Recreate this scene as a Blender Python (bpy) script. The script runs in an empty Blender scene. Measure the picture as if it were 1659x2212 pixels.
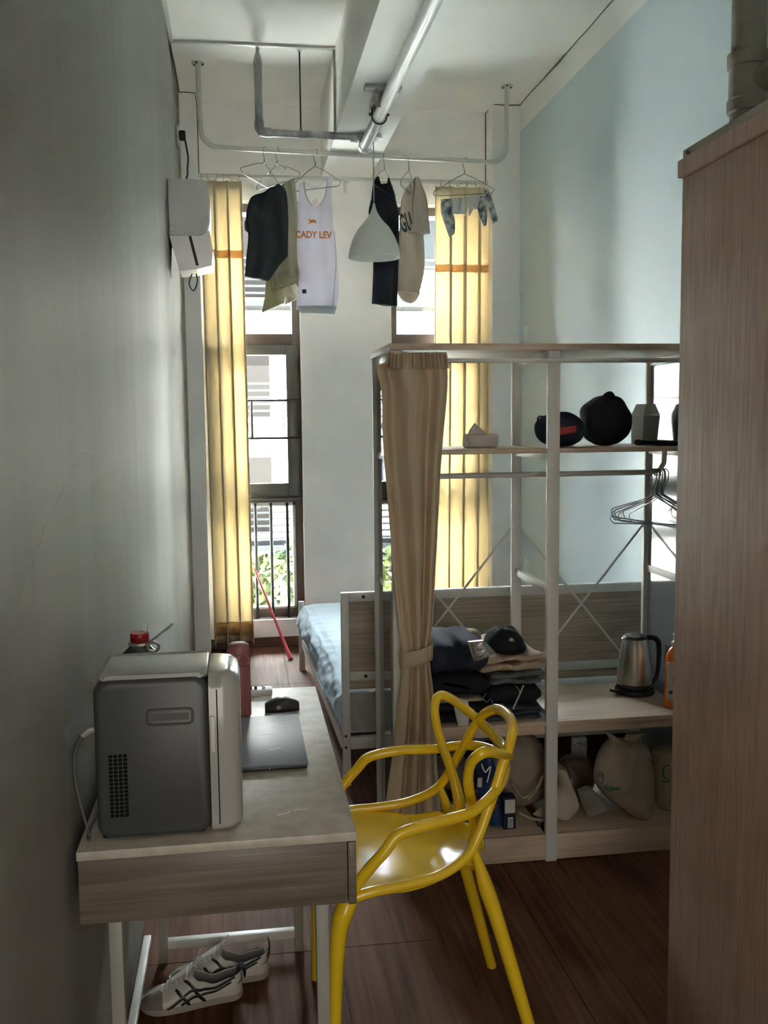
import bpy, bmesh, math, random
from math import sin, cos, pi, radians as rad, sqrt
from mathutils import Vector as V, Matrix, noise as mnoise
random.seed(7)
S = bpy.context.scene
COL = S.collection

# ------------------------------------------------------------------ camera, world, light, exposure
F_PX, CX, CY, CAM_H = 2073.5, 829.5, 1106.0, 1.5
RW = Matrix(((0.98895133, -0.14786462, -0.01055089),
             (-0.02457626, -0.09334958, -0.99533003),
             (0.14618917, 0.98459226, -0.09595215)))      # rows: camera right, down, forward
cam_d = bpy.data.cameras.new('camera'); cam = bpy.data.objects.new('camera', cam_d); COL.objects.link(cam)
cam_d.sensor_fit = 'HORIZONTAL'; cam_d.sensor_width = 36.0; cam_d.lens = 36.0 * F_PX / 1659.0
cam_d.clip_start = 0.05; cam_d.clip_end = 200
cr, cdn, cf = RW[0], RW[1], RW[2]
cam.matrix_world = Matrix(((cr[0], -cdn[0], -cf[0], 0), (cr[1], -cdn[1], -cf[1], 0), (cr[2], -cdn[2], -cf[2], CAM_H), (0, 0, 0, 1)))
S.camera = cam

w = bpy.data.worlds.new('overcast_sky'); S.world = w; w.use_nodes = True
nt = w.node_tree; bg = nt.nodes['Background']
tc = nt.nodes.new('ShaderNodeTexCoord'); sp = nt.nodes.new('ShaderNodeSeparateXYZ'); mr = nt.nodes.new('ShaderNodeMapRange')
mx = nt.nodes.new('ShaderNodeMix'); mx.data_type = 'RGBA'
mr.inputs[1].default_value = -0.1; mr.inputs[2].default_value = 0.9
mx.inputs[6].default_value = (1.0, 0.98, 0.94, 1); mx.inputs[7].default_value = (0.72, 0.86, 1.0, 1)
nt.links.new(tc.outputs['Generated'], sp.inputs[0]); nt.links.new(sp.outputs[2], mr.inputs[0])
nt.links.new(mr.outputs[0], mx.inputs[0]); nt.links.new(mx.outputs[2], bg.inputs[0])
bg.inputs[1].default_value = 84.0
for px0, pw in ((0.10, 0.60), (1.323, 0.634)):            # daylight portals in the two window openings
    ld = bpy.data.lights.new('window_portal', 'AREA'); ld.shape = 'RECTANGLE'; ld.size = pw; ld.size_y = 2.74
    ld.cycles.is_portal = True
    lo = bpy.data.objects.new('window_portal', ld); COL.objects.link(lo)
    lo.location = (px0, 6.60, 1.54); lo.rotation_euler = (rad(-90), 0, 0)
sd = bpy.data.lights.new('sun', 'SUN'); sd.energy = 480; sd.angle = rad(0.6); sd.color = (1.0, 0.96, 0.88)
so = bpy.data.objects.new('sun', sd); COL.objects.link(so); so.rotation_euler = (0, rad(28), 0)      # high sun shining along the facade, lights the paving outside
dl = bpy.data.lights.new('rear_fill', 'AREA'); dl.shape = 'RECTANGLE'; dl.size = 1.0; dl.size_y = 2.1; dl.energy = 14.5; dl.color = (1.0, 0.95, 0.86)
do = bpy.data.objects.new('rear_fill', dl); COL.objects.link(do); do.location = (0.25, -1.27, 1.25); do.rotation_euler = (rad(90), 0, 0)   # added soft fill behind the camera for surfaces facing it, no doorway there
S.view_settings.view_transform = 'Standard'; S.view_settings.look = 'None'
S.view_settings.gamma = 1.0; S.view_settings.use_curve_mapping = False
S.view_settings.exposure = 1.12
S.cycles.max_bounces = 10; S.cycles.diffuse_bounces = 7; S.cycles.glossy_bounces = 4
S.cycles.transparent_max_bounces = 12; S.cycles.transmission_bounces = 6
S.cycles.caustics_reflective = False; S.cycles.caustics_refractive = False
S.cycles.sample_clamp_indirect = 30.0

def at(px, py, y):
    """world point at depth y along a direction (used while measuring the room)"""
    d = RW.transposed() @ V(((px - CX) / F_PX, (py - CY) / F_PX, 1.0))
    t = y / d[1]
    return V((d[0] * t, y, d[2] * t + CAM_H))

# ------------------------------------------------------------------ materials
def mat(name, col, rough=0.6, metal=0.0, var=0.0, scale=8.0, bump=0.0, bscale=60.0, stretch=(1, 1, 1), spec=0.5, coat=0.0, col2=None):
    m = bpy.data.materials.new(name); m.use_nodes = True
    n = m.node_tree; p = n.nodes['Principled BSDF']
    p.inputs['Base Color'].default_value = (*col, 1); p.inputs['Roughness'].default_value = rough
    p.inputs['Metallic'].default_value = metal; p.inputs['Specular IOR Level'].default_value = spec
    p.inputs['Coat Weight'].default_value = coat; p.inputs['Coat Roughness'].default_value = 0.12
    t = n.nodes.new('ShaderNodeTexCoord'); mp = n.nodes.new('ShaderNodeMapping'); mp.inputs['Scale'].default_value = stretch
    n.links.new(t.outputs['Object'], mp.inputs[0])
    if var > 0 or col2:
        nz = n.nodes.new('ShaderNodeTexNoise'); nz.inputs['Scale'].default_value = scale; nz.inputs['Detail'].default_value = 6
        n.links.new(mp.outputs[0], nz.inputs['Vector'])
        cr_ = n.nodes.new('ShaderNodeValToRGB'); n.links.new(nz.outputs[0], cr_.inputs[0])
        a = col2 if col2 else tuple(c * (1 - var) for c in col)
        b = col if col2 else tuple(min(1, c * (1 + var)) for c in col)
        cr_.color_ramp.elements[0].position = 0.35; cr_.color_ramp.elements[1].position = 0.65
        cr_.color_ramp.elements[0].color = (*a, 1); cr_.color_ramp.elements[1].color = (*b, 1)
        n.links.new(cr_.outputs[0], p.inputs['Base Color'])
    if bump > 0:
        b2 = n.nodes.new('ShaderNodeTexNoise'); b2.inputs['Scale'].default_value = bscale; b2.inputs['Detail'].default_value = 4
        n.links.new(mp.outputs[0], b2.inputs['Vector'])
        bp = n.nodes.new('ShaderNodeBump'); bp.inputs['Strength'].default_value = bump; bp.inputs['Distance'].default_value = 0.01
        n.links.new(b2.outputs[0], bp.inputs['Height']); n.links.new(bp.outputs[0], p.inputs['Normal'])
    return m

def wood(name, c1, c2, axis, rough=0.5, fine=90.0, coarse=7.0, coat=0.0, spec=0.5):
    """grain running along the axis index"""
    m = bpy.data.materials.new(name); m.use_nodes = True
    n = m.node_tree; p = n.nodes['Principled BSDF']; p.inputs['Roughness'].default_value = rough; p.inputs['Specular IOR Level'].default_value = spec
    p.inputs['Coat Weight'].default_value = coat; p.inputs['Coat Roughness'].default_value = 0.25
    t = n.nodes.new('ShaderNodeTexCoord')
    def nz(sc, k, det=4.0, dist=0.0):
        mp = n.nodes.new('ShaderNodeMapping'); s = [sc] * 3; s[axis] = sc * k; mp.inputs['Scale'].default_value = s
        q = n.nodes.new('ShaderNodeTexNoise'); q.inputs['Scale'].default_value = 1; q.inputs['Detail'].default_value = det
        q.inputs['Distortion'].default_value = dist
        n.links.new(t.outputs['Object'], mp.inputs[0]); n.links.new(mp.outputs[0], q.inputs['Vector']); return q
    a = nz(fine, 0.03); b = nz(coarse, 0.18, 3, 1.2)
    ad = n.nodes.new('ShaderNodeMath'); ad.operation = 'MULTIPLY_ADD'; ad.inputs[1].default_value = 0.55
    mu = n.nodes.new('ShaderNodeMath'); mu.operation = 'MULTIPLY'; mu.inputs[1].default_value = 0.45
    n.links.new(b.outputs[0], mu.inputs[0]); n.links.new(a.outputs[0], ad.inputs[0]); n.links.new(mu.outputs[0], ad.inputs[2])
    r = n.nodes.new('ShaderNodeValToRGB'); r.color_ramp.elements[0].position = 0.38; r.color_ramp.elements[1].position = 0.62
    r.color_ramp.elements[0].color = (*c1, 1); r.color_ramp.elements[1].color = (*c2, 1)
    n.links.new(ad.outputs[0], r.inputs[0]); n.links.new(r.outputs[0], p.inputs['Base Color'])
    bp = n.nodes.new('ShaderNodeBump'); bp.inputs['Strength'].default_value = 0.12; bp.inputs['Distance'].default_value = 0.004
    n.links.new(a.outputs[0], bp.inputs['Height']); n.links.new(bp.outputs[0], p.inputs['Normal'])
    return m

def cloth_mat(name, col, trans=0.5, tcol=None, weave=0.3):
    m = bpy.data.materials.new(name); m.use_nodes = True
    n = m.node_tree; p = n.nodes['Principled BSDF']; out = n.nodes['Material Output']
    p.inputs['Base Color'].default_value = (*col, 1); p.inputs['Roughness'].default_value = 0.85
    p.inputs['Specular IOR Level'].default_value = 0.2
    t = n.nodes.new('ShaderNodeTexCoord'); z = n.nodes.new('ShaderNodeTexNoise'); z.inputs['Scale'].default_value = 220
    n.links.new(t.outputs['Object'], z.inputs['Vector'])
    bp = n.nodes.new('ShaderNodeBump'); bp.inputs['Strength'].default_value = weave; bp.inputs['Distance'].default_value = 0.002
    n.links.new(z.outputs[0], bp.inputs['Height']); n.links.new(bp.outputs[0], p.inputs['Normal'])
    tr = n.nodes.new('ShaderNodeBsdfTranslucent'); tr.inputs[0].default_value = (*(tcol or col), 1)
    ms = n.nodes.new('ShaderNodeMixShader'); ms.inputs[0].default_value = trans
    n.links.new(p.outputs[0], ms.inputs[1]); n.links.new(tr.outputs[0], ms.inputs[2]); n.links.new(ms.outputs[0], out.inputs[0])
    return m

def glass_mat(name, tint=(1, 1, 1), rough=0.0, ior=1.5, haze=0.0, hcol=(0.8, 0.83, 0.85)):
    m = bpy.data.materials.new(name); m.use_nodes = True
    n = m.node_tree; out = n.nodes['Material Output']; n.nodes.remove(n.nodes['Principled BSDF'])
    fr = n.nodes.new('ShaderNodeFresnel'); fr.inputs[0].default_value = ior
    g = n.nodes.new('ShaderNodeBsdfGlossy'); g.inputs['Roughness'].default_value = rough
    tr = n.nodes.new('ShaderNodeBsdfTransparent'); tr.inputs[0].default_value = (*tint, 1)
    ms = n.nodes.new('ShaderNodeMixShader')
    base = tr
    if haze > 0:
        df = n.nodes.new('ShaderNodeBsdfDiffuse'); df.inputs[0].default_value = (*hcol, 1)
        tl = n.nodes.new('ShaderNodeBsdfTranslucent'); tl.inputs[0].default_value = (*hcol, 1)
        h0 = n.nodes.new('ShaderNodeMixShader'); h0.inputs[0].default_value = 0.5
        n.links.new(df.outputs[0], h0.inputs[1]); n.links.new(tl.outputs[0], h0.inputs[2])
        h = n.nodes.new('ShaderNodeMixShader'); h.inputs[0].default_value = haze
        n.links.new(tr.outputs[0], h.inputs[1]); n.links.new(h0.outputs[0], h.inputs[2]); base = h
    n.links.new(fr.outputs[0], ms.inputs[0]); n.links.new(base.outputs[0], ms.inputs[1]); n.links.new(g.outputs[0], ms.inputs[2])
    n.links.new(ms.outputs[0], out.inputs[0])
    return m

M = dict(
    wall=mat('white_wall_paint', (0.88, 0.86, 0.83), 0.55, var=0.05, scale=3, bump=0.15, bscale=25),
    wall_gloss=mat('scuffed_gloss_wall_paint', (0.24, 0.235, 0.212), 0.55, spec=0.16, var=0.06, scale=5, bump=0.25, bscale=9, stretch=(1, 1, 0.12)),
    ceil=mat('ceiling_paint', (0.90, 0.89, 0.85), 0.8, var=0.03, scale=2, bump=0.1, bscale=18),
    crack=mat('dark_crack', (0.06, 0.055, 0.05), 0.9),
    floor=wood('brown_floor_wood', (0.075, 0.033, 0.018), (0.17, 0.082, 0.049), 1, 0.55, 60, 6, 0.0, 0.03),
    skirting=wood('brown_skirting_wood', (0.08, 0.035, 0.02), (0.16, 0.075, 0.045), 0, 0.35),
    desk=wood('grey_oak_desk', (0.115, 0.094, 0.07), (0.185, 0.155, 0.12), 0, 0.42, 120, 14),
    desk_top=mat('mottled_grey_desk_laminate', (0.54, 0.49, 0.41), 0.38, col2=(0.42, 0.38, 0.31), scale=28, bump=0.05, bscale=160),
    rackwood=wood('oak_rack_board', (0.44, 0.34, 0.25), (0.62, 0.50, 0.38), 0, 0.45, 110, 9),
    bedwood=wood('grey_oak_bed_panel', (0.28, 0.22, 0.165), (0.48, 0.39, 0.295), 0, 0.5, 120, 9),
    wardrobe=wood('pinkish_wardrobe_wood', (0.43, 0.285, 0.205), (0.60, 0.43, 0.325), 2, 0.5, 130, 30),
    wardrobe_top=mat('pale_wardrobe_edge', (0.42, 0.38, 0.31), 0.6, var=0.08),
    white_metal=mat('white_powder_coat', (0.62, 0.61, 0.58), 0.38, var=0.03, bump=0.04, bscale=200),
    grey_metal=mat('greyish_powder_coat', (0.31, 0.30, 0.265), 0.4, var=0.04),
    frame=mat('brown_window_aluminium', (0.095, 0.066, 0.055), 0.35, var=0.08),
    sash=mat('dark_grey_sash_aluminium', (0.085, 0.078, 0.068), 0.3, var=0.06),
    glass=glass_mat('window_glass', (0.97, 0.99, 0.98)),
    acrylic=glass_mat('clear_acrylic', (0.90, 0.93, 0.94), 0.02, 1.45, 0.06),
    milky=glass_mat('milky_acrylic', (0.9, 0.93, 0.95), 0.08, 1.5, 0.35),
    galv=mat('painted_galvanised_pipe', (0.47, 0.475, 0.47), 0.45, 0.3, col2=(0.22, 0.225, 0.23), scale=18, stretch=(1, 1, 0.35)),
    steel=mat('grey_painted_steel', (0.33, 0.33, 0.32), 0.5, 0.2, var=0.08),
    dark_steel=mat('dark_steel', (0.05, 0.05, 0.05), 0.4, 0.6),
    chrome=mat('chrome', (0.90, 0.90, 0.90), 0.28, 1.0),
    brushed=mat('brushed_stainless', (0.56, 0.52, 0.47), 0.3, 1.0, var=0.06, scale=40, stretch=(1, 1, 0.05)),
    wire=mat('wire_hanger_steel', (0.25, 0.25, 0.26), 0.35, 0.8),
    pipe_old=mat('old_drain_pipe_plastic', (0.24, 0.22, 0.17), 0.6, col2=(0.155, 0.145, 0.115), scale=7, bump=0.2, bscale=30),
    white_pl=mat('white_plastic', (0.70, 0.70, 0.68), 0.35),
    lamp=mat('white_lamp_shade', (0.66, 0.67, 0.64), 0.28),
    black=mat('black_plastic', (0.012, 0.012, 0.013), 0.4),
    rubber=mat('black_cable', (0.03, 0.03, 0.03), 0.6),
    cooler=mat('dark_grey_cooler_shell', (0.048, 0.053, 0.050), 0.38, bump=0.05, bscale=400, var=0.03),
    cooler_top=mat('grey_cooler_top', (0.36, 0.37, 0.35), 0.3),
    cooler_door=mat('pale_grey_cooler_door', (0.40, 0.395, 0.37), 0.22, coat=0.4),
    cooler_slot=mat('dark_recess', (0.006, 0.006, 0.006), 0.9, spec=0.1),
    pink=mat('dusty_pink_thermos', (0.36, 0.135, 0.14), 0.5),
    pink_d=mat('dark_pink_button', (0.24, 0.08, 0.085), 0.5),
    mop=mat('coral_red_plastic', (0.85, 0.13, 0.16), 0.4),
    laptop=mat('blue_grey_aluminium', (0.17, 0.19, 0.235), 0.42, 0.0, spec=0.35),
    mouse=mat('charcoal_mouse', (0.055, 0.055, 0.055), 0.32, var=0.05),
    remote=mat('white_remote', (0.72, 0.71, 0.68), 0.45),
    film=mat('white_plastic_scrap', (0.8, 0.8, 0.8), 0.25),
    red=mat('red_cap_plastic', (0.36, 0.012, 0.018), 0.35),
    bottle=glass_mat('clear_bottle_plastic', (0.93, 0.95, 0.96), 0.05, 1.45, 0.12),
    yellow=mat('yellow_chair_plastic', (0.86, 0.58, 0.02), 0.24, var=0.03, coat=0.3),
    sheet=cloth_mat('pale_blue_sheet', (0.50, 0.60, 0.68), 0.12),
    sheet_grey=cloth_mat('grey_sheet', (0.42, 0.42, 0.40), 0.1),
    curtain=cloth_mat('cream_window_curtain', (0.72, 0.66, 0.53), 0.42, (0.72, 0.62, 0.43)),
    curtain_band=cloth_mat('orange_curtain_band', (0.70, 0.52, 0.3), 0.5, (0.95, 0.72, 0.45)),
    rcurtain=cloth_mat('beige_rack_curtain', (0.64, 0.545, 0.40), 0.22, (0.72, 0.46, 0.22)),
    tank=cloth_mat('white_jersey', (0.72, 0.70, 0.74), 0.35, (0.7, 0.68, 0.74)),
    blk=cloth_mat('black_cloth', (0.018, 0.019, 0.024), 0.03),
    char=cloth_mat('charcoal_cloth', (0.045, 0.052, 0.056), 0.05),
    navy=cloth_mat('navy_nylon', (0.022, 0.026, 0.045), 0.0),
    olive=cloth_mat('olive_beige_cloth', (0.42, 0.40, 0.33), 0.3, (0.45, 0.42, 0.32)),
    olive_hem=cloth_mat('olive_hem', (0.40, 0.375, 0.27), 0.25, (0.45, 0.42, 0.28)),
    cream=cloth_mat('cream_jersey', (0.52, 0.46, 0.39), 0.3, (0.52, 0.46, 0.38)),
    sock=cloth_mat('grey_white_sock', (0.55, 0.57, 0.57), 0.3),
    sock_p=mat('patterned_sock', (0.58, 0.60, 0.60), 0.9, col2=(0.06, 0.10, 0.11), scale=24),
    beige=cloth_mat('beige_cotton', (0.42, 0.33, 0.25), 0.0),
    greyc=cloth_mat('grey_blue_cotton', (0.13, 0.14, 0.145), 0.0),
    jean=cloth_mat('faded_denim', (0.055, 0.07, 0.08), 0.0),
    cord=cloth_mat('pale_drawstring', (0.45, 0.42, 0.37), 0.0),
    sack=cloth_mat('unbleached_sack', (0.55, 0.48, 0.38), 0.1),
    pack=cloth_mat('taupe_backpack', (0.30, 0.245, 0.19), 0.0),
    foil=mat('silver_foil', (0.55, 0.60, 0.62), 0.22, 0.9, bump=0.8, bscale=14),
    foil2=mat('white_foil_sachet', (0.30, 0.29, 0.27), 0.5, 0.1, bump=0.4, bscale=10),
    paper=mat('white_tissue', (0.60, 0.58, 0.55), 0.8, var=0.06),
    carton=mat('grey_carton', (0.25, 0.26, 0.24), 0.6),
    carton_l=mat('light_grey_carton_lid', (0.36, 0.37, 0.35), 0.6),
    orange=mat('orange_detergent', (0.78, 0.20, 0.015), 0.25, coat=0.5),
    label=mat('bottle_label', (0.60, 0.58, 0.52), 0.5, col2=(0.5, 0.48, 0.40), scale=30),
    blue_ink=mat('blue_print', (0.03, 0.08, 0.25), 0.5),
    green_ink=mat('green_print', (0.05, 0.17, 0.10), 0.7),
    org_ink=mat('orange_print', (0.62, 0.20, 0.03), 0.7),
    dgreen=mat('dark_green_print', (0.02, 0.05, 0.05), 0.8),
    red_str=mat('red_webbing', (0.42, 0.05, 0.045), 0.7),
    bluebag=mat('blue_printed_pack', (0.02, 0.06, 0.15), 0.35, col2=(0.01, 0.02, 0.05), scale=14),
    redprint=mat('red_print', (0.4, 0.03, 0.04), 0.5),
    brownbag=mat('brown_plastic_bag', (0.10, 0.065, 0.05), 0.35, bump=0.6, bscale=20),
    greybag=mat('grey_translucent_bag', (0.12, 0.11, 0.11), 0.3, bump=0.6, bscale=20),
    suede=mat('taupe_suede', (0.21, 0.17, 0.15), 0.9, var=0.06),
    leather=mat('white_shoe_leather', (0.55, 0.52, 0.47), 0.45, var=0.04),
    lining=mat('grey_shoe_lining', (0.17, 0.17, 0.16), 0.9),
    rubber_sole=mat('off_white_sole', (0.35, 0.31, 0.28), 0.7, var=0.08),
    lace=mat('white_lace', (0.60, 0.58, 0.55), 0.85),
    b_wall=mat('pale_far_facade', (0.42, 0.41, 0.39), 0.8, spec=0.0, var=0.05, scale=0.5),
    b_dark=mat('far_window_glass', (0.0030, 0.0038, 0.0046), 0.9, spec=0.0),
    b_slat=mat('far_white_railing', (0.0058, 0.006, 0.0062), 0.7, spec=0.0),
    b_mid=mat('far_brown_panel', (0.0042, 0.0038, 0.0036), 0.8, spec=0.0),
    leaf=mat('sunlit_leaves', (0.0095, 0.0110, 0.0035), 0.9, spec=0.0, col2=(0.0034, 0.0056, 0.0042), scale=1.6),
    bark=mat('tree_bark', (0.06, 0.045, 0.03), 0.9),
    cord_grey=mat('grey_power_cord', (0.10, 0.10, 0.10), 0.5),
    scratch=mat('pale_scratch', (0.30, 0.29, 0.265), 0.6),
    ground=mat('pale_paving', (0.72, 0.72, 0.66), 0.9, var=0.1, scale=0.6),
)
# right wall: blue paint up to 3.335 m, white band above it (two coats meeting at a line)
bw = mat('pale_blue_wall_paint', (0.40, 0.49, 0.53), 0.6, bump=0.12, bscale=20)
n = bw.node_tree; p = n.nodes['Principled BSDF']
g = n.nodes.new('ShaderNodeNewGeometry'); sx = n.nodes.new('ShaderNodeSeparateXYZ'); gt = n.nodes.new('ShaderNodeMath'); gt.operation = 'GREATER_THAN'; gt.inputs[1].default_value = 3.335
mm = n.nodes.new('ShaderNodeMix'); mm.data_type = 'RGBA'; mm.inputs[6].default_value = (0.52, 0.615, 0.645, 1); mm.inputs[7].default_value = (0.8,0.8,0.76,1)
n.links.new(g.outputs['Position'], sx.inputs[0]); n.links.new(sx.outputs[2], gt.inputs[0]); n.links.new(gt.outputs[0], mm.inputs[0]); n.links.new(mm.outputs[2], p.inputs['Base Color'])
M['blue_wall'] = bw

# ------------------------------------------------------------------ builders
ORG = {}
def tag(o, label=None, cat=None, group=None, kind=None):
    if label: o['label'] = label
    if cat: o['category'] = cat
    if group: o['group'] = group
    if kind: o['kind'] = kind
    return o
def thing(name, label, cat, loc=(0, 0, 0), group=None, local=False, rotz=0.0):
    o = bpy.data.objects.new(name, None); o.empty_display_size = 0.05; COL.objects.link(o)
    o.location = loc; o.rotation_euler = (0, 0, rotz); ORG[o.name] = V((0, 0, 0)) if local else V(loc)
    return tag(o, label, cat, group)

def catmull(pts, n):
    pts = [V(p) for p in pts]
    if len(pts) < 3: return [pts[0].lerp(pts[-1], i / n) for i in range(n + 1)]
    out = []; seg = len(pts) - 1
    for i in range(n + 1):
        t = i / n * seg; k = min(int(t), seg - 1); f = t - k
        p0 = pts[max(k - 1, 0)]; p1 = pts[k]; p2 = pts[k + 1]; p3 = pts[min(k + 2, seg)]
        out.append(0.5 * ((2 * p1) + (p2 - p0) * f + (2 * p0 - 5 * p1 + 4 * p2 - p3) * f * f + (3 * p1 - p0 - 3 * p2 + p3) * f ** 3))
    return out

class MB:
    def __init__(s): s.b = bmesh.new()
    def box(s, x0, x1, y0, y1, z0, z1, bev=0.0, mtx=None, seg=2):
        r = bmesh.ops.create_cube(s.b, size=1.0); vs = r['verts']
        for v in vs:
            v.co = V(((x0 + x1) / 2 + v.co.x * (x1 - x0), (y0 + y1) / 2 + v.co.y * (y1 - y0), (z0 + z1) / 2 + v.co.z * (z1 - z0)))
        if bev > 0:
            es = list({e for v in vs for e in v.link_edges})
            r2 = bmesh.ops.bevel(s.b, geom=es, offset=bev, segments=seg, affect='EDGES', profile=0.5)
            vs = list({v for f in r2['faces'] for v in f.verts} | {v for v in vs if v.is_valid})
        if mtx:
            for v in vs:
                if v.is_valid: v.co = mtx @ v.co
        return s
    def ring_loft(s, rings, cap0=True, cap1=True, closed=False):
        R = [[s.b.verts.new(p) for p in r] for r in rings]; n = len(R[0]); m = len(R)
        for i in range(m if closed else m - 1):
            a, b = R[i], R[(i + 1) % m]
            for j in range(n):
                s.b.faces.new((a[j], a[(j + 1) % n], b[(j + 1) % n], b[j]))
        if not closed:
            if cap0: s.b.faces.new(list(reversed(R[0])))
            if cap1: s.b.faces.new(R[-1])
        return s
    def tube(s, pts, r, seg=10, flat=1.0, up=None, smooth=0, closed=False):
        rr = list(r) if hasattr(r, '__len__') else None
        P = [V(p) for p in pts]
        if smooth:
            if rr:
                q = catmull([V((x, 0, 0)) for x in rr], smooth); rr = [x.x for x in q]
            P = catmull(P, smooth)
        if rr is None: rr = [r] * len(P)
        rings = []; n = len(P)
        t0 = (P[1] - P[0]).normalized()
        u = V(up) if up else (V((0, 0, 1)) if abs(t0.z) < 0.9 else V((0, 1, 0)))
        for i in range(n):
            if closed: t = (P[(i + 1) % n] - P[i - 1])
            else: t = P[min(i + 1, n - 1)] - P[max(i - 1, 0)]
            if t.length < 1e-9: t = t0.copy()
            t.normalize()
            u = V(up) if up else u
            sd = t.cross(u)
            if sd.length < 1e-6: sd = t.cross(V((1, 0, 0)))
            sd.normalize(); u2 = sd.cross(t).normalized()
            if not up: u = u2
            rings.append([P[i] + sd * (cos(a) * rr[i]) + u2 * (sin(a) * rr[i] * flat) for a in [2 * pi * k / seg for k in range(seg)]])
        return s.ring_loft(rings, closed=closed)
    def cyl(s, a, b, r, seg=16, r2=None): return s.tube([a, b], [r, r if r2 is None else r2], seg)
    def lathe(s, prof, c, seg=32, axis=2, cap=True):
        c = V(c); rings = []
        for r, h in prof:
            ring = []
            for k in range(seg):
                a = 2 * pi * k / seg; q = [0, 0, 0]; q[axis] = h; q[(axis + 1) % 3] = cos(a) * r; q[(axis + 2) % 3] = sin(a) * r
                ring.append(c + V(q))
            rings.append(ring)
        return s.ring_loft(rings, cap, cap)
    def grid(s, fn, nu, nv, wrap=False):
        G = [[s.b.verts.new(fn(i / nu, j / nv)) for j in range(nv + (0 if wrap else 1))] for i in range(nu + 1)]
        m = nv if wrap else nv
        for i in range(nu):
            for j in range(m):
                j2 = (j + 1) % nv if wrap else j + 1
                s.b.faces.new((G[i][j], G[i][j2], G[i + 1][j2], G[i + 1][j]))
        return G
    def pillow(s, L, R, th, n=26, m=18, fold=0.0, k=3.0, seed=0.0, nrm=(0, -1, 0), crease=0.0, power=0.5, thv=None, lo=None):
        """closed cloth volume between left edge L and right edge R; wrinkled"""
        Lc, Rc = catmull(L, n), catmull(R, n); N = V(nrm); rings = []
        thl = [x.x for x in catmull([V((t, 0, 0)) for t in thv], n)] if thv else [th] * (n + 1)
        for i in range(n + 1):
            v = i / n; ring = []
            for side in (1, -1):
                for j in range(m + 1) if side == 1 else range(m - 1, 0, -1):
                    u = j / m; p = Lc[i].lerp(Rc[i], u)
                    h = max(0.0, 1 - (2 * u - 1) ** 2) ** power * thl[i] / 2
                    f = fold * sin(2 * pi * k * u + seed + 1.7 * sin(3.1 * v + seed))
                    if crease: f += crease * mnoise.noise(V((p.x * 22 + seed, p.z * 13, side * 3.0 + p.y * 22)))
                    e = min(1.0, 4 * min(u, 1 - u) + 0.25)
                    q = p + N * (side * h + f * e)
                    if lo is not None: q.z = max(q.z, lo)
                    ring.append(q)
            rings.append(ring)
        return s.ring_loft(rings)
    def sheet(s, L, R, n, m, off, nrm=(0, -1, 0)):
        Lc, Rc = catmull(L, n), catmull(R, n); N = V(nrm)
        s.grid(lambda v, u: Lc[round(v * n)].lerp(Rc[round(v * n)], u) + N * off(u, v), n, m); return s
    def prism(s, poly, y0, y1):
        """polygon in x,z extruded along y"""
        a = [s.b.verts.new((x, y0, z)) for x, z in poly]; b = [s.b.verts.new((x, y1, z)) for x, z in poly]
        s.b.faces.new(a); s.b.faces.new(list(reversed(b)))
        for i in range(len(poly)):
            j = (i + 1) % len(poly); s.b.faces.new((a[i], b[i], b[j], a[j]))
        return s
    def build(s, name, m, parent=None, smooth=True, ang=35, solid=0.0, sub=0, label=None):
        bmesh.ops.recalc_face_normals(s.b, faces=s.b.faces)
        me = bpy.data.meshes.new(name); org = ORG.get(parent.name, V((0, 0, 0))) if parent else V((0, 0, 0))
        for v in s.b.verts: v.co -= org
        s.b.to_mesh(me); s.b.free(); me.materials.append(M[m] if isinstance(m, str) else m)
        if smooth:
            me.polygons.foreach_set('use_smooth', [True] * len(me.polygons)); me.set_sharp_from_angle(angle=rad(ang))
        o = bpy.data.objects.new(name, me); COL.objects.link(o)
        if parent: o.parent = parent; ORG[o.name] = org
        if solid:
            md = o.modifiers.new('thickness', 'SOLIDIFY'); md.thickness = solid; md.offset = 0
        if sub:
            md = o.modifiers.new('smooth', 'SUBSURF'); md.levels = sub; md.render_levels = sub
        if label: o['label'] = label
        return o

def struct(o): o['kind'] = 'structure'; return o
def copy_tree(o, parent=None):
    c = o.copy(); COL.objects.link(c); c.parent = parent
    for ch in list(o.children): copy_tree(ch, c)
    return c
def text(name, body, size, mtx, m, parent, ext=0.0008):
    cu = bpy.data.curves.new(name, 'FONT'); cu.body = body; cu.size = size; cu.extrude = ext; cu.offset = size * 0.028; cu.align_x = 'CENTER'; cu.resolution_u = 3
    t = bpy.data.objects.new('tmp', cu); COL.objects.link(t)
    me = bpy.data.meshes.new_from_object(t.evaluated_get(bpy.context.evaluated_depsgraph_get()))
    bpy.data.objects.remove(t)
    org = ORG.get(parent.name, V((0, 0, 0)))
    me.transform(Matrix.Translation(-org) @ mtx); me.materials.clear(); me.materials.append(M[m])
    o = bpy.data.objects.new(name, me); COL.objects.link(o); o.parent = parent; ORG[o.name] = org
    return o
def facing(loc, yaw=0.0, roll=0.0, sx=1.0):
    """text standing in the x,z plane, facing -y"""
    return Matrix.Translation(loc) @ Matrix.Rotation(yaw, 4, 'Z') @ Matrix.Rotation(roll, 4, 'Y') @ Matrix.Rotation(rad(90), 4, 'X') @ Matrix.Diagonal((sx, 1, 1, 1))

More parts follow.
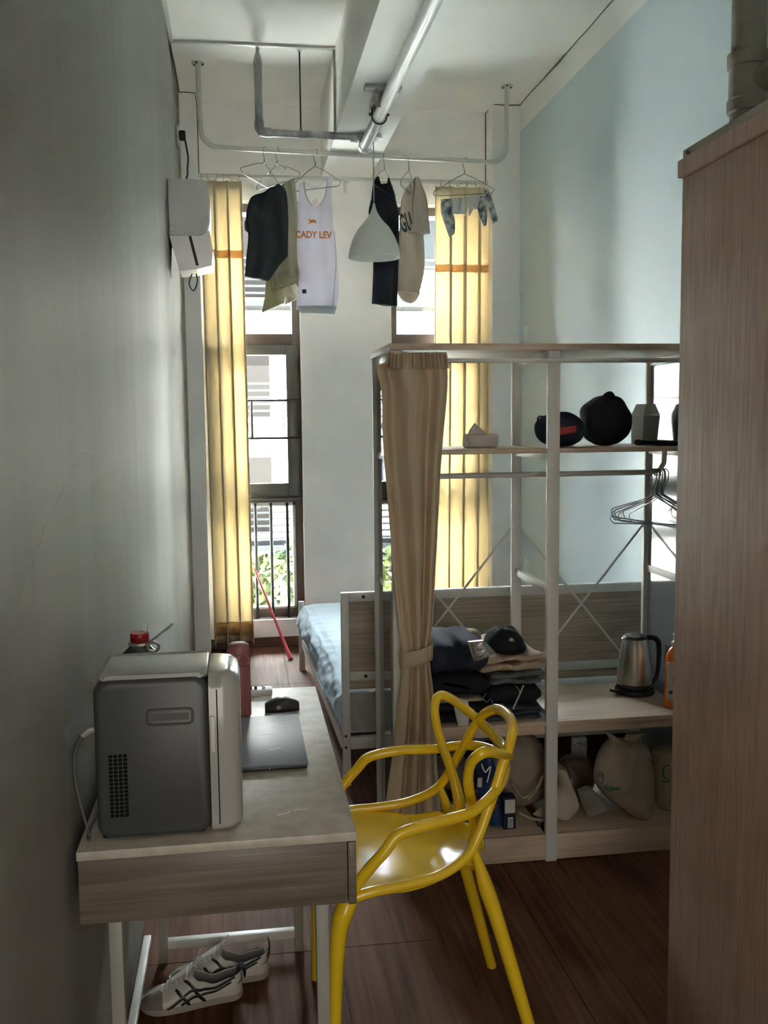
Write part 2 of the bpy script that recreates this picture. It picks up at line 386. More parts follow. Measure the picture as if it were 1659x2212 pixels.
# ================================================================== ROOM
XL, XR, YB, YF, ZC = -0.32, 1.83, 6.35, -1.3, 3.5
fl = struct(MB().box(XL, XR, YF, 6.6, -0.12, -0.004).build('floor', mat('floor_bed_dark', (0.03, 0.015, 0.01), 0.8), smooth=False))
yj = [-1.3, -0.2, 1.2, 2.6, 4.0, 5.4, 6.345]; xj = [-0.32, 0.24, 0.84, 1.44, 1.83]
for a in range(4):
    for b in range(6):
        x0, x1, y0, y1 = xj[a], xj[a + 1], yj[b], yj[b + 1]
        MB().box(x0 + 0.0012, x1 - 0.0012, y0 + 0.0012, y1 - 0.0012, -0.004, 0.0, 0.0008, seg=1).build('floor_tile', 'floor', fl, smooth=False)
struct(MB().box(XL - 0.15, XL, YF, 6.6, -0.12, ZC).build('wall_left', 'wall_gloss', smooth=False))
struct(MB().box(XR, XR + 0.15, YF, 6.6, -0.12, ZC).build('wall_right', 'blue_wall', smooth=False))
struct(MB().box(XL - 0.15, XR + 0.15, YF - 0.15, YF, -0.12, ZC).build('wall_front', 'wall', smooth=False))
W1, W2, ZS, ZT = (-0.20, 0.405), (1.006, 1.64), 0.172, 2.90
b = MB()
for x0, x1 in ((XL, W1[0]), (W1[1], W2[0]), (W2[1], XR)): b.box(x0, x1, YB, 6.6, -0.12, ZC)
for x0, x1 in (W1, W2): b.box(x0, x1, YB, 6.6, ZT, ZC); b.box(x0, x1, YB, 6.6, -0.12, ZS)
sw = [o for o in COL.objects if o.name == 'wall_left'][0]
for pts_ in ([(165, 1000), (130, 1070), (95, 1150), (75, 1230)], [(240, 1010), (205, 1025), (185, 1050), (175, 1075)], [(70, 1200), (55, 1260), (42, 1300)], [(166, 975), (190, 972), (215, 985)], [(232, 1275), (230, 1300), (233, 1315)]):
    q_ = []
    for (a_, c_) in pts_:
        d_ = RW.transposed() @ V(((a_ - CX) / F_PX, (c_ - CY) / F_PX, 1.0)); q_.append(V((XL, d_[1] * XL / d_[0], CAM_H + d_[2] * XL / d_[0])))
    MB().tube(q_, 0.0009, 5, smooth=20).build('scratch', 'scratch', sw)
wb = struct(b.build('wall_back', 'wall', smooth=False))
MB().box(XL, -0.223, 6.18, YB, 0, ZC).build('pier', 'wall', wb, smooth=False)
MB().box(1.647, XR, 6.18, YB, 0, ZC).build('pier', 'wall', wb, smooth=False)
ce = struct(MB().box(XL - 0.15, XR + 0.15, YF - 0.15, 6.6, ZC, ZC + 0.15).build('ceiling', 'ceil', smooth=False))
struct(MB().box(0.557, 0.87, YF, YB, 3.06, ZC - 0.0005).build('ceiling_beam', 'ceil', smooth=False))  # beam under the ceiling, running the length of the room
b = MB(); r0 = random.Random(3)
def jag(a, c, n, amp):
    a, c = V(a), V(c); return [a.lerp(c, i / n) + V((r0.uniform(-amp, amp), 0, r0.uniform(-amp, amp))) for i in range(n + 1)]
b.tube(jag((-0.316, 3.6, 3.497), (-0.316, 6.17, 3.495), 16, 0.003), 0.003, 5)
b.tube([(-0.318, 6.176, 3.496), (-0.27, 6.175, 3.497), (-0.222, 6.176, 3.494), (-0.219, 6.26, 3.48), (-0.219, 6.345, 3.46), (-0.217, 6.345, 3.2), (-0.218, 6.345, 3.05)], 0.0025, 5)
b.tube(jag((1.826, 3.4, 3.496), (1.826, 6.17, 3.496), 18, 0.003), 0.0022, 5)
b.tube([(1.643, 6.345, 3.05), (1.644, 6.345, 3.3), (1.643, 6.34, 3.49), (1.66, 6.177, 3.496), (1.74, 6.176, 3.493), (1.826, 6.176, 3.497)], 0.003, 5)
b.build('crack', 'crack', ce)
b = MB(); 
for x0, x1 in ((-0.223, W2[1]),): b.box(x0, x1, 6.335, YB, 0.0, 0.062, 0.003); b.box(x0, x1, 6.328, YB, 0.0, 0.012, 0.002)
struct(b.build('baseboard_back', 'skirting', smooth=False))
# flat cable trunking on the ceiling and down the beam side
b = MB(); b.box(-0.318, 0.556, 5.36, 5.385, 3.487, 3.4995, 0.002); b.box(-0.318, -0.296, 3.0, 5.36, 3.487, 3.4995, 0.002)
struct(b.build('trim_1', 'white_metal'))
struct(MB().box(0.545, 0.5565, 5.36, 5.39, 3.062, 3.486, 0.002).build('trim_2', 'grey_metal'))

def window(idx, x0, x1, mirror):
    b = MB(); y0, y1 = 6.44, 6.53; t = 0.05
    for a in ((x0, x0 + t, ZS, ZT), (x1 - t, x1, ZS, ZT), (x0 + t, x1 - t, ZT - 0.055, ZT), (x0 + t, x1 - t, ZS, ZS + 0.06), (x0 + t, x1 - t, 1.985, 2.07), (x0 + t, x1 - t, 0.955, 1.01)):
        b.box(a[0], a[1], y0, y1, a[2], a[3], 0.003)
    root = struct(b.build('window_%d' % idx, 'frame'))
    b = MB(); s0, s1, q = x0 + 0.018, x1 - 0.018, 0.078                     # opening sash, proud of the frame
    for a in ((s0, s0 + q, 1.0, 1.995), (s1 - q, s1, 1.0, 1.995), (s0 + q, s1 - q, 1.93, 1.995), (s0 + q, s1 - q, 1.0, 1.085)):
        b.box(a[0], a[1], 6.415, 6.50, a[2], a[3], 0.004)
    b.box(s0, s1 + 0.012, 6.40, 6.44, 0.972, 0.99, 0.003)
    b.build('sash', 'sash', root)
    for nm, zz0, zz1 in (('pane', 2.07, ZT - 0.055), ('pane', 1.085, 1.93), ('pane', ZS + 0.06, 0.955)):
        MB().box(x0 + t, x1 - t, 6.484, 6.490, zz0, zz1).build(nm, 'glass', root, smooth=False)
    b = MB()
    for a in ((x0 + t, x1 - t, 0.93, 0.955), (x0 + t, x1 - t, ZS + 0.055, ZS + 0.075), (x1 - t - 0.02, x1 - t, ZS + 0.06, 0.955), (x0 + t, x0 + t + 0.02, ZS + 0.06, 0.955)):
        b.box(a[0], a[1], 6.45, 6.50, a[2], a[3], 0.002)
    b.build('glazing_bead', 'white_metal', root)
    xs = [0.087, 0.19, 0.297, -0.02, -0.12] if idx == 1 else [1.10, 1.205, 1.31, 1.415, 1.52]
    for x in xs: MB().cyl((x, 6.41, ZS + 0.005), (x, 6.41, 0.955), 0.0105, 8).build('guard_bar', 'dark_steel', root)
    b = MB()
    for z in (1.632, 1.385): b.cyl((x0 + 0.02, 6.405, z), (x1 - 0.012, 6.405, z), 0.009, 8)
    if idx == 1: b.cyl((0.078, 6.405, 1.385), (0.078, 6.405, 1.632), 0.009, 8)
    b.cyl((x1 - 0.02 if idx == 1 else x0 + 0.02, 6.405, 1.385), (x1 - 0.02 if idx == 1 else x0 + 0.02, 6.405, 1.632), 0.006, 8)
    b.build('guard_rail', 'dark_steel', root)
    MB().box(x0, x1, 6.345, 6.44, ZS, ZS + 0.006, 0.002).build('sill', 'white_pl', root)
window(1, *W1, False); window(2, *W2, True)

# ================================================================== OUTSIDE
struct(MB().box(-3, 5, 6.62, 7.6, 3.15, 3.3).build('added_overhang', 'b_wall', smooth=False))     # unseen overhang, added to cut high sky light at the windows
gr = MB().box(-40, 50, 6.7, 60, -5.2, -5.0).build('ground_outside', 'ground', smooth=False); struct(gr)
bl = thing('apartment_building', 'pale apartment block with slatted balconies seen through the windows', 'building', (1, 24, -5))
MB().box(-25, 30, 24.0, 30, -5, 8.8).build('facade_wall', 'b_wall', bl, smooth=False)
for fz in (-4.4, -1.5, 1.4, 4.3, 7.2):
    for cx in range(-2, 5):
        x0 = cx * 2.6 - 1.1
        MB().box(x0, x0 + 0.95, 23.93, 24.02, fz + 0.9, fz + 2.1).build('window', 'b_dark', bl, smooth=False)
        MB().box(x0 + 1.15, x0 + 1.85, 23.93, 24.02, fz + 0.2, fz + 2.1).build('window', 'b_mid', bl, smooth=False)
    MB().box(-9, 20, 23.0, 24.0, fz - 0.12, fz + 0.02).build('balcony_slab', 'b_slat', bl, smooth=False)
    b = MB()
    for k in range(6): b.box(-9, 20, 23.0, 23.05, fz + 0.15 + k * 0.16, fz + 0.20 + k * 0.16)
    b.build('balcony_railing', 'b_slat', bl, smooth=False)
def tree(x, y, h, r, label, seed):
    rr = random.Random(seed); t = thing('leafy_tree', label, 'tree', (x, y, -5), 'trees outside the windows')
    MB().tube([(x, y, -5), (x + 0.1, y, -5 + h * 0.5), (x, y, -5 + h * 0.8)], [0.14, 0.1, 0.05], 8).build('trunk', 'bark', t)
    b = MB()
    for i in range(900):
        a, e, q = rr.uniform(0, 2 * pi), rr.uniform(-1, 1), r * rr.uniform(0.35, 1) ** 0.6
        p = V((x + cos(a) * q * sqrt(1 - e * e), y + sin(a) * q * sqrt(1 - e * e), -5 + h * 0.75 + e * r * 0.8))
        s = rr.uniform(0.07, 0.16); d1 = V((rr.uniform(-1, 1), rr.uniform(-1, 1), rr.uniform(-1, 1))).normalized(); d2 = d1.orthogonal()
        b.b.faces.new([b.b.verts.new(p + d1 * s), b.b.verts.new(p + d2 * s * 0.5), b.b.verts.new(p - d1 * s), b.b.verts.new(p - d2 * s * 0.5)])
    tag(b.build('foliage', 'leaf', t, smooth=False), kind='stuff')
tree(0.7, 17.5, 4.4, 1.0, 'bright green tree beyond the lower pane of the left window', 1)
tree(2.0, 19.5, 4.8, 1.2, 'second green tree, behind and right of the bright green one', 2)
tree(4.0, 18.0, 4.2, 1.3, 'rounded green tree outside the right window', 3)
tree(-1.3, 18.5, 4.2, 1.2, 'leafy green tree outside, hidden behind the left curtain', 4)

# ================================================================== CEILING PIPEWORK AND RAILS
R0, R1 = V((-0.184, 5.68, 3.5)), V((1.646, 5.84, 3.5))
rl = thing('clothes_rail', 'white bent pipe clothes rail hung from the ceiling by both ends', 'clothes rail', (0.7, 5.76, 3.5))
rd = (R1 - R0).normalized()
zr = 3.045
def railp(px):                                    # point on the rail axis above the given x
    t = (px - R0.x) / (R1.x - R0.x); return V((px, R0.y + t * (R1.y - R0.y), zr))
pts = [R0 + V((0, 0, -0.005)), V((R0.x + 0.004, R0.y, 3.2)), V((R0.x + 0.006, R0.y, 3.14))]
c0 = V((R0.x + 0.1, R0.y + 0.009, zr + 0.1))
for k in range(7):
    a = pi + k / 6 * pi / 2; pts.append(c0 + rd * (cos(a) * 0.095) + V((0, 0, sin(a) * 0.1)))
c1 = V((R1.x - 0.1, R1.y - 0.009, zr + 0.1))
for k in range(7):
    a = 1.5 * pi + k / 6 * pi / 2; pts.append(c1 + rd * (cos(a) * 0.095) + V((0, 0, sin(a) * 0.1)))
pts += [V((R1.x - 0.004, R1.y, 3.2)), R1 + V((0, 0, -0.005))]
MB().tube(pts, 0.0142, 12).build('rail_tube', 'white_metal', rl)
for q in (R0, R1):
    f = MB().lathe([(0.014, -0.022), (0.02, -0.006), (0.036, -0.005), (0.036, 0.0)], q, 20).build('flange', 'white_metal', rl)
    for a in (0.3, 2.4, 4.5): MB().lathe([(0.006, -0.012), (0.006, -0.006)], q + V((cos(a) * 0.027, sin(a) * 0.027, 0)), 6).build('bolt', 'dark_steel', f)
cr_ = thing('curtain_rod', 'thin white curtain rod above the two windows', 'curtain rod', (0.7, 6.27, 3.03))
MB().cyl((-0.22, 6.27, 3.03), (1.636, 6.27, 3.03), 0.0125, 12).build('rod', 'white_metal', cr_)
b = MB(); b.box(0.70, 0.72, 6.255, 6.35, 3.0, 3.02, 0.003); b.box(0.70, 0.72, 6.34, 6.35, 2.96, 3.03, 0.002); b.box(0.70, 0.72, 6.255, 6.262, 3.0, 3.045); b.build('bracket', 'white_pl', cr_)

sp = thing('sprinkler_pipe', 'peeling grey pipe dropping from the ceiling and turning right to the beam', 'pipe', (0.14, 5.4, 3.5))
MB().lathe([(0.03, -0.002), (0.028, -0.006), (0.01, -0.008), (0.01, -0.03), (0.02, -0.06), (0.024, -0.085), (0.024, -0.1)], (0.142, 5.4, 3.5), 16).build('reducer', 'galv', sp)
MB().cyl((0.142, 5.4, 3.40), (0.142, 5.4, 3.09), 0.021, 14).build('vertical_pipe', 'galv', sp)
MB().tube([(0.142, 5.4, 3.11), (0.143, 5.4, 3.075), (0.155, 5.4, 3.055), (0.18, 5.4, 3.052), (0.205, 5.4, 3.052)], 0.026, 14).build('elbow', 'galv', sp)
MB().cyl((0.19, 5.4, 3.05), (0.66, 5.4, 3.045), 0.02, 14).build('horizontal_pipe', 'galv', sp)
MB().tube([(0.64, 5.4, 3.045), (0.685, 5.395, 3.04), (0.700, 5.37, 3.03), (0.708, 5.34, 3.0)], 0.027, 14).build('elbow', 'galv', sp)
MB().lathe([(0.024, -0.008), (0.024, 0.008)], (0.367, 5.4, 3.05), 14, 0).build('clamp', 'galv', sp)
th = thing('threaded_rod', 'thin dark threaded rod from the ceiling holding the grey pipe', 'rod', (0.355, 5.4, 3.5))
MB().cyl((0.367, 5.4, 3.072), (0.367, 5.4, 3.495), 0.0045, 8).build('rod', 'dark_steel', th)
MB().lathe([(0.012, 0), (0.012, -0.02)], (0.367, 5.4, 3.5), 8).build('anchor', 'white_metal', th)
MB().box(0.378, 0.405, 5.38, 5.42, 3.495, 3.4999).build('repair_patch', 'white_pl', th)
wp = thing('white_ceiling_pipe', 'long white pipe running toward the camera under the ceiling beam', 'pipe', (0.7, 4, 2.98))
MB().cyl((0.712, 5.37, 2.985), (0.742, -1.0, 2.985), 0.030, 18).build('pipe', 'white_pl', wp)
MB().lathe([(0.034, -0.02), (0.036, 0.0), (0.036, 0.02), (0.02, 0.03)], (0.712, 5.36, 2.985), 18, 1).build('end_cap', 'white_pl', wp)
MB().lathe([(0.0325, -0.03), (0.0325, 0.03)], (0.714, 4.85, 2.985), 18, 1).build('joint_sleeve', 'white_pl', wp)
bk = thing('pipe_bracket', 'grey steel T bracket with U bolt holding the white pipe', 'bracket', (0.69, 4.62, 3.06))
b = MB(); b.box(0.615, 0.79, 4.60, 4.66, 3.04, 3.06, 0.002); b.box(0.665, 0.71, 4.628, 4.634, 2.965, 3.04, 0.001); b.box(0.67, 0.716, 4.58, 4.86, 3.025, 3.04, 0.002); b.box(0.688, 0.716, 4.84, 4.86, 2.99, 3.03); b.build('angle_iron', 'steel', bk)
b = MB(); b.tube([V((0.716 + 0.036 * cos(a), 4.84, 2.985 + 0.036 * sin(a))) for a in [pi * (1 + k / 12) for k in range(13)]], 0.004, 6)
for s in (-1, 1): b.cyl((0.716 + s * 0.036, 4.84, 2.983), (0.716 + s * 0.036, 4.84, 3.03), 0.004, 6); b.lathe([(0.010, 0.0), (0.010, 0.008)], (0.716 + s * 0.041, 4.84, 2.99), 6)
b.build('u_bolt', 'dark_steel', bk)

pl = thing('pendant_lamp', 'white bell shaped pendant lamp on a thin cord', 'lamp', (0.765, 5.41, 3.06))
MB().lathe([(0.0, 0), (0.05, 0), (0.05, -0.022), (0.03, -0.028), (0.0, -0.028)], (0.765, 5.41, 3.06), 24).build('canopy', 'white_pl', pl)
lz = at(803, 556, 5.41).z; ltop = at(803, 440, 5.41).z; lx = 0.765
MB().cyl((0.765, 5.41, 3.035), (lx, 5.41, ltop), 0.0035, 8).build('cord', 'galv', pl)
H = ltop - lz; R_ = 0.146
prof = [(0.006, 1.0), (0.010, 0.93), (0.022, 0.82), (0.05, 0.68), (0.085, 0.55), (0.115, 0.38), (0.135, 0.20), (0.144, 0.05), (0.146, 0.0)]
pf = [(x.x, x.y) for x in catmull([V((a, b_, 0)) for a, b_ in prof], 22)]
pr = [(r, lz + h * H) for r, h in pf] + [(r - 0.003, lz + h * H - 0.003) for r, h in reversed(pf) if r > 0.012]
MB().lathe([(r, z) for r, z in pr], (lx, 5.41, 0), 40).build('shade', 'lamp', pl, ang=60)
MB().lathe([(0.028, 0), (0.03, -0.03), (0.02, -0.055), (0.0, -0.06)], (lx, 5.41, lz + 0.1), 16).build('bulb', 'white_pl', pl)

# ================================================================== HANGERS
def hanger_bm(w=0.20, drop=0.085, notch=True, end=0.028):
    b = MB(); pts = []
    for k in range(9):
        a = rad(-35) + k / 8 * rad(215); pts.append(V((cos(a) * 0.0165 , 0, sin(a) * 0.0165)))
    pts += [V((-0.0165, 0, -0.02)), V((-0.004, 0, -0.045)), V((0, 0, -0.075))]
    b.tube(pts, 0.0023, 6)
    b.tube([(0, 0.002, -0.055), (0, -0.002, -0.078)], 0.0032, 6)
    loop = [V((0, 0, -0.075)), V((-0.03, 0, -0.088)), V((-0.06, 0, -0.10))]
    if notch: loop += [V((-0.075, 0, -0.118)), V((-0.085, 0, -0.106))]
    loop += [V((-w + 0.02, 0, -0.075 - drop)), V((-w, 0, -0.085 - drop)), V((-w - 0.004, 0, -0.085 - drop - end / 2)), V((-w + 0.01, 0, -0.085 - drop - end))]
    lp = loop + [V((-p.x, 0, p.z)) for p in reversed(loop)]
    b.tube(catmull(loop, 24), 0.0023, 6); b.tube([V((-p.x, 0, p.z)) for p in catmull(loop, 24)], 0.0019, 6)
    b.tube([loop[-1], V((-loop[-1].x, 0, loop[-1].z))], 0.0023, 6)
    return b
def hanger(px, label, yaw, w=0.2, drop=0.085, notch=False, roll=0.0):
    q = railp(at(px, 335, 5.76).x); q.z = zr + 0.0142 - 0.0142
    o = hanger_bm(w, drop, notch).build('wire_hanger', 'wire'); o.location = q; o.rotation_euler = (0, roll, yaw)
    return tag(o, label, 'hanger', 'wire hangers on the ceiling rail')
hanger(572, 'leftmost wire hanger on the ceiling rail, holding the black shorts', rad(52), 0.2, 0.09, roll=rad(8))
hanger(598, 'notched wire hanger holding the olive shorts, second from the left', rad(-55), 0.2, 0.075, True)
hanger(681, 'wire hanger holding the white tank top', rad(-48), 0.2, 0.09, roll=rad(4))
hanger(831, 'wire hanger holding the long black t-shirt', rad(62), 0.19, 0.09)
hanger(885, 'wire hanger holding the cream printed t-shirt', rad(65), 0.19, 0.09)
hanger(1010, 'rightmost wire hanger on the ceiling rail, draped with socks', rad(-40), 0.2, 0.085, roll=rad(5))

def P(l, y): return [at(a, b_, y) for a, b_ in l]
def garment(name, label, cat, y, group='clothes drying on the ceiling rail', loc=None):
    return thing(name, label, cat, loc or (at(650, 400, y)), group)
# black shorts
t = garment('shorts', 'black shorts bunched over the leftmost hanger of the rail', 'shorts', 5.68, loc=at(580, 400, 5.66))
MB().pillow(P([(560, 420), (541, 428), (531, 470), (536, 510), (532, 556), (529, 597)], 5.66), P([(604, 398), (618, 414), (622, 455), (622, 505), (612, 556), (581, 607)], 5.66), 0.05, 34, 22, 0.012, 2.2, 0.4, crease=0.022).build('left_leg', 'char', t)
MB().pillow(P([(590, 420), (588, 470), (588, 540), (586, 590)], 5.68), P([(617, 414), (622, 460), (622, 530), (622, 553)], 5.64), 0.04, 24, 12, 0.008, 1.5, 1.4, crease=0.015).build('right_leg', 'char', t)
MB().pillow(P([(538, 462), (528, 480), (529, 497)], 5.69), P([(545, 458), (542, 480), (542, 506)], 5.69), 0.03, 8, 6, crease=0.01).build('pocket', 'greyc', t)
# olive shorts
t = garment('shorts', 'olive beige shorts hanging crumpled behind the black shorts', 'shorts', 5.78, loc=at(630, 385, 5.8))
MB().pillow(P([(600, 408), (606, 450), (600, 530), (586, 585), (583, 600)], 5.79), P([(636, 385), (642, 440), (645, 500), (652, 560), (660, 598)], 5.79), 0.05, 34, 20, 0.014, 2.0, 2.0, crease=0.016).build('leg_panel', 'olive', t)
MB().pillow(P([(586, 596), (584, 622), (588, 628)], 5.785), P([(656, 582), (661, 600), (640, 612)], 5.785), 0.055, 12, 16, 0.012, 2.0, 2.0, crease=0.01).build('hem', 'olive_hem', t)
MB().pillow(P([(574, 600), (572, 640), (565, 676)], 5.82), P([(604, 600), (616, 630), (614, 655)], 5.80), 0.06, 16, 14, 0.012, 1.5, 0.3, crease=0.012).build('second_leg', 'olive_hem', t)
MB().pillow(P([(600, 618), (614, 640), (616, 658)], 5.84), P([(640, 612), (646, 628), (650, 642)], 5.84), 0.04, 12, 12, 0.01, 1.5, 0.9, crease=0.012).build('cuff', 'olive', t)
# tank top
YT = 5.76
t = garment('tank_top', 'white sleeveless tank top with orange lettering, on the rail', 'top', YT, loc=at(683, 390, YT))
b = MB()
b.pillow(P([(646, 396), (646, 425), (644, 454)], YT), P([(657, 392), (661, 425), (683, 449)], YT), 0.02, 14, 10, crease=0.004)
b.pillow(P([(707, 387), (703, 425), (681, 449)], YT), P([(719, 382), (716, 425), (718, 455)], YT), 0.02, 14, 10, crease=0.004)
b.pillow(P([(644, 447), (643, 500), (641, 540), (645, 600), (641, 645), (640, 668)], YT), P([(718, 447), (720, 485), (727, 530), (731, 600), (731, 640), (724, 670)], YT), 0.07, 40, 26, 0.006, 2.5, 0.7, crease=0.007)
b.build('body', 'tank', t)
MB().pillow(P([(657, 393), (668, 404), (682, 408)], YT + 0.05), P([(672, 398), (690, 404), (706, 388)], YT + 0.05), 0.01, 8, 8).build('back_neckline', 'tank', t)
MB().tube(P([(657, 392), (660, 418), (669, 438), (682, 447), (694, 440), (703, 420), (707, 387)], YT - 0.014), 0.004, 6, smooth=20).build('neck_trim', 'sock', t)
MB().pillow(P([(640, 662), (650, 677)], YT - 0.01), P([(728, 662), (722, 680)], YT - 0.01), 0.09, 6, 16).build('hem_band', 'sock', t)
MB().tube(P([(722, 500), (726, 560), (722, 620), (719, 664)], YT - 0.045), 0.0012, 4, smooth=12).build('side_seam', 'greyc', t)
q = at(676, 517, YT); 
text('chest_lettering', 'CADY LEV', 0.054, facing(V((q.x, YT - 0.045, q.z)), 0, 0, 0.85), 'org_ink', t)
b = MB(); q = at(674, 480, YT - 0.045)
b.prism([(q.x - 0.026, q.z - 0.012), (q.x - 0.012, q.z + 0.004), (q.x - 0.026, q.z + 0.018), (q.x - 0.004, q.z + 0.012), (q.x + 0.012, q.z + 0.016), (q.x + 0.026, q.z + 0.004), (q.x + 0.02, q.z - 0.008), (q.x + 0.012, q.z + 0.002), (q.x, q.z - 0.004), (q.x - 0.01, q.z - 0.004)], YT - 0.046, YT - 0.044)
b.build('bird_print', 'org_ink', t, smooth=False)
q = at(681, 436, YT + 0.03); MB().tube([q + V((-0.003, 0, 0.015)), q + V((-0.011, 0, 0)), q + V((0, 0, -0.014)), q + V((0.011, 0, 0)), q + V((0.003, 0, 0.015))], 0.0018, 5).build('neck_print', 'org_ink', t)
q = at(657, 630, YT - 0.03); MB().box(q.x - 0.012, q.x + 0.012, q.y - 0.012, q.y - 0.008, q.z - 0.012, q.z + 0.012).build('hem_tag', 'black', t, smooth=False)
# black t-shirt
t = garment('t_shirt', 'long plain black t-shirt hanging behind the pendant lamp', 't-shirt', 5.82, loc=at(828, 380, 5.82))
b = MB(); Y5 = 5.83
b.pillow(P([(812, 383), (806, 398), (804, 418)], Y5), P([(819, 382), (823, 396), (831, 402)], Y5), 0.03, 8, 8)
b.pillow(P([(838, 384), (835, 398), (829, 402)], Y5), P([(841, 386), (847, 402), (852, 420)], Y5), 0.03, 8, 8)
b.pillow(P([(805, 400), (801, 448), (805, 500), (806, 580), (803, 656)], Y5), P([(847, 400), (857, 440), (862, 475), (861, 560), (858, 662)], Y5), 0.06, 34, 18, 0.008, 1.6, 0.5, crease=0.012)
b.build('body', 'blk', t)
MB().pillow(P([(803, 425), (797, 450), (796, 462)], Y5 + 0.04), P([(812, 425), (810, 450), (808, 470)], Y5 + 0.04), 0.04, 8, 8).build('sleeve', 'blk', t)
# cream t-shirt
Y6 = 5.86
t = garment('t_shirt', 'cream t-shirt with dark lettering hanging beside the black t-shirt', 't-shirt', Y6, loc=at(890, 385, Y6))
MB().pillow(P([(876, 408), (866, 440), (862, 500), (857, 570), (853, 628)], Y6), P([(895, 388), (912, 410), (915, 500), (917, 580), (905, 636)], Y6), 0.10, 36, 20, 0.010, 1.6, 1.1, crease=0.012).build('body', 'cream', t)
MB().pillow(P([(894, 386), (890, 440), (881, 503)], Y6 - 0.06), P([(904, 384), (922, 430), (929, 505)], Y6 - 0.06), 0.07, 18, 14, 0.005, 1, 0.5, crease=0.01).build('sleeve', 'cream', t)
MB().pillow(P([(855, 622), (862, 640), (868, 648)], Y6 + 0.05), P([(908, 630), (900, 648), (888, 655)], Y6 + 0.05), 0.05, 8, 12, crease=0.01).build('back_hem', 'cream', t)
b = MB(); b.tube(P([(876, 410), (880, 420), (888, 416), (895, 398)], Y6 - 0.04), 0.005, 6, smooth=10); b.build('collar', 'cream', t)
q = at(879, 497, Y6 - 0.055); text('chest_lettering', 'GU', 0.15, facing(V((q.x + 0.002, Y6 - 0.080, q.z - 0.01)), rad(-8), rad(-14), 0.34), 'dgreen', t)
# socks
SK = [('patterned grey sock folded at the left end of the right hanger', 'sock_p', [(953, 431), (952, 455), (958, 478), (970, 512)], [(978, 430), (979, 455), (983, 480), (982, 505)]),
      ('pale sock hanging second from the left of the right hanger', 'sock', [(981, 427), (976, 452), (977, 461)], [(998, 428), (997, 450), (993, 462)]),
      ('narrow pale sock hanging in the middle of the right hanger', 'sock', [(998, 427), (993, 448), (994, 462)], [(1010, 427), (1009, 448), (1005, 464)]),
      ('white pointed sock hanging right of the middle of the hanger', 'sock', [(1010, 426), (1011, 445), (1014, 467)], [(1032, 421), (1026, 442), (1018, 461)]),
      ('small grey sock tucked between the pointed and the dark soled sock', 'sock', [(1030, 422), (1026, 440), (1024, 452)], [(1041, 421), (1040, 438), (1036, 453)]),
      ('dark soled grey sock hanging down near the right end of the hanger', 'sock_p', [(1037, 424), (1032, 450), (1037, 470), (1044, 487)], [(1054, 424), (1052, 450), (1052, 475), (1050, 487)]),
      ('long grey sock with a dark toe at the right end of the hanger', 'sock_p', [(1045, 410), (1053, 435), (1058, 460), (1065, 484)], [(1058, 414), (1066, 440), (1073, 462), (1076, 476)])]
for i, (lb, m, L, R) in enumerate(SK):
    xm = at((L[0][0] + R[0][0]) / 2, 425, 5.78).x; ys = railp(xm).y + (xm - railp(at(1010, 335, 5.76).x).x) * math.tan(rad(-40)) - 0.004
    o = MB().pillow(P(L, ys), P(R, ys), 0.022, 14, 10, 0.002, 1.5, i, crease=0.006).build('sock', m)
    tag(o, lb, 'sock', 'socks on the right hanger')

# ================================================================== WINDOW CURTAINS
def window_curtain(label, xt0, xt1, xb0, xb1, zb, k, ph, bandz):
    t = thing('window_curtain', label, 'curtain', ((xt0 + xt1) / 2, 6.27, 3.03), 'cream curtains at the tall windows')
    n, m = 70, 90; z0 = 3.0
    def off(u, v, a=0.0):
        A = 0.014 + 0.022 * min(1, v * 4)
        return A * sin(2 * pi * k * u + ph + 0.5 * sin(2.2 * v + ph)) + 0.22 * A * sin(2 * pi * k * 1.6 * u + 1.3 * ph + v) + a
    def pos(u, v, a=0.0):
        x0 = xt0 + (xb0 - xt0) * v; x1 = xt1 + (xb1 - xt1) * v
        uu = u + 1.7 / k / 6.28 * cos(2 * pi * k * u * 1.0 + ph)
        return V((x0 + (x1 - x0) * uu, 6.268 - off(u, v, a), z0 + (zb - z0) * v))
    b = MB(); b.grid(lambda v, u: pos(u, v), n, m); b.build('drape', 'curtain', t, solid=0.002, ang=80)
    for z in (bandz, zb + 0.09):
        v0 = (z0 - z) / (z0 - zb)
        h = 0.024 / (z0 - zb) if z == bandz else 0.045 / (z0 - zb)
        b = MB(); b.grid(lambda v, u: pos(u, v0 + (v - 0.5) * 2 * h * 1.0, 0.0035), 3, m); b.build('band', 'curtain_band', t, solid=0.0015, ang=80)
    for i in range(int(k) + 3):
        x = xt0 + (xt1 - xt0) * (i + 0.4) / (int(k) + 3); yaw = 0.5 * sin(i * 2.1)
        b = MB(); b.tube([V((x + 0.019 * cos(a) * sin(yaw), 6.27 + 0.019 * cos(a) * cos(yaw), 3.022 + 0.019 * sin(a))) for a in [2 * pi * j / 16 for j in range(16)]], 0.0018, 5, closed=True); b.build('curtain_ring', 'grey_metal', t)
window_curtain('left cream window curtain, hanging to the floor behind the hand dryer', at(428, 392, 6.27).x, at(524, 392, 6.27).x, -0.205, at(551, 1390, 6.27).x, 0.05, 3.3, 0.6, at(480, 548, 6.27).z)
window_curtain('right cream window curtain, hanging behind the socks and the rack', at(945, 400, 6.27).x, at(1057, 400, 6.27).x, 1.27, 1.625, 0.05, 3.6, 2.1, at(1000, 579, 6.27).z)

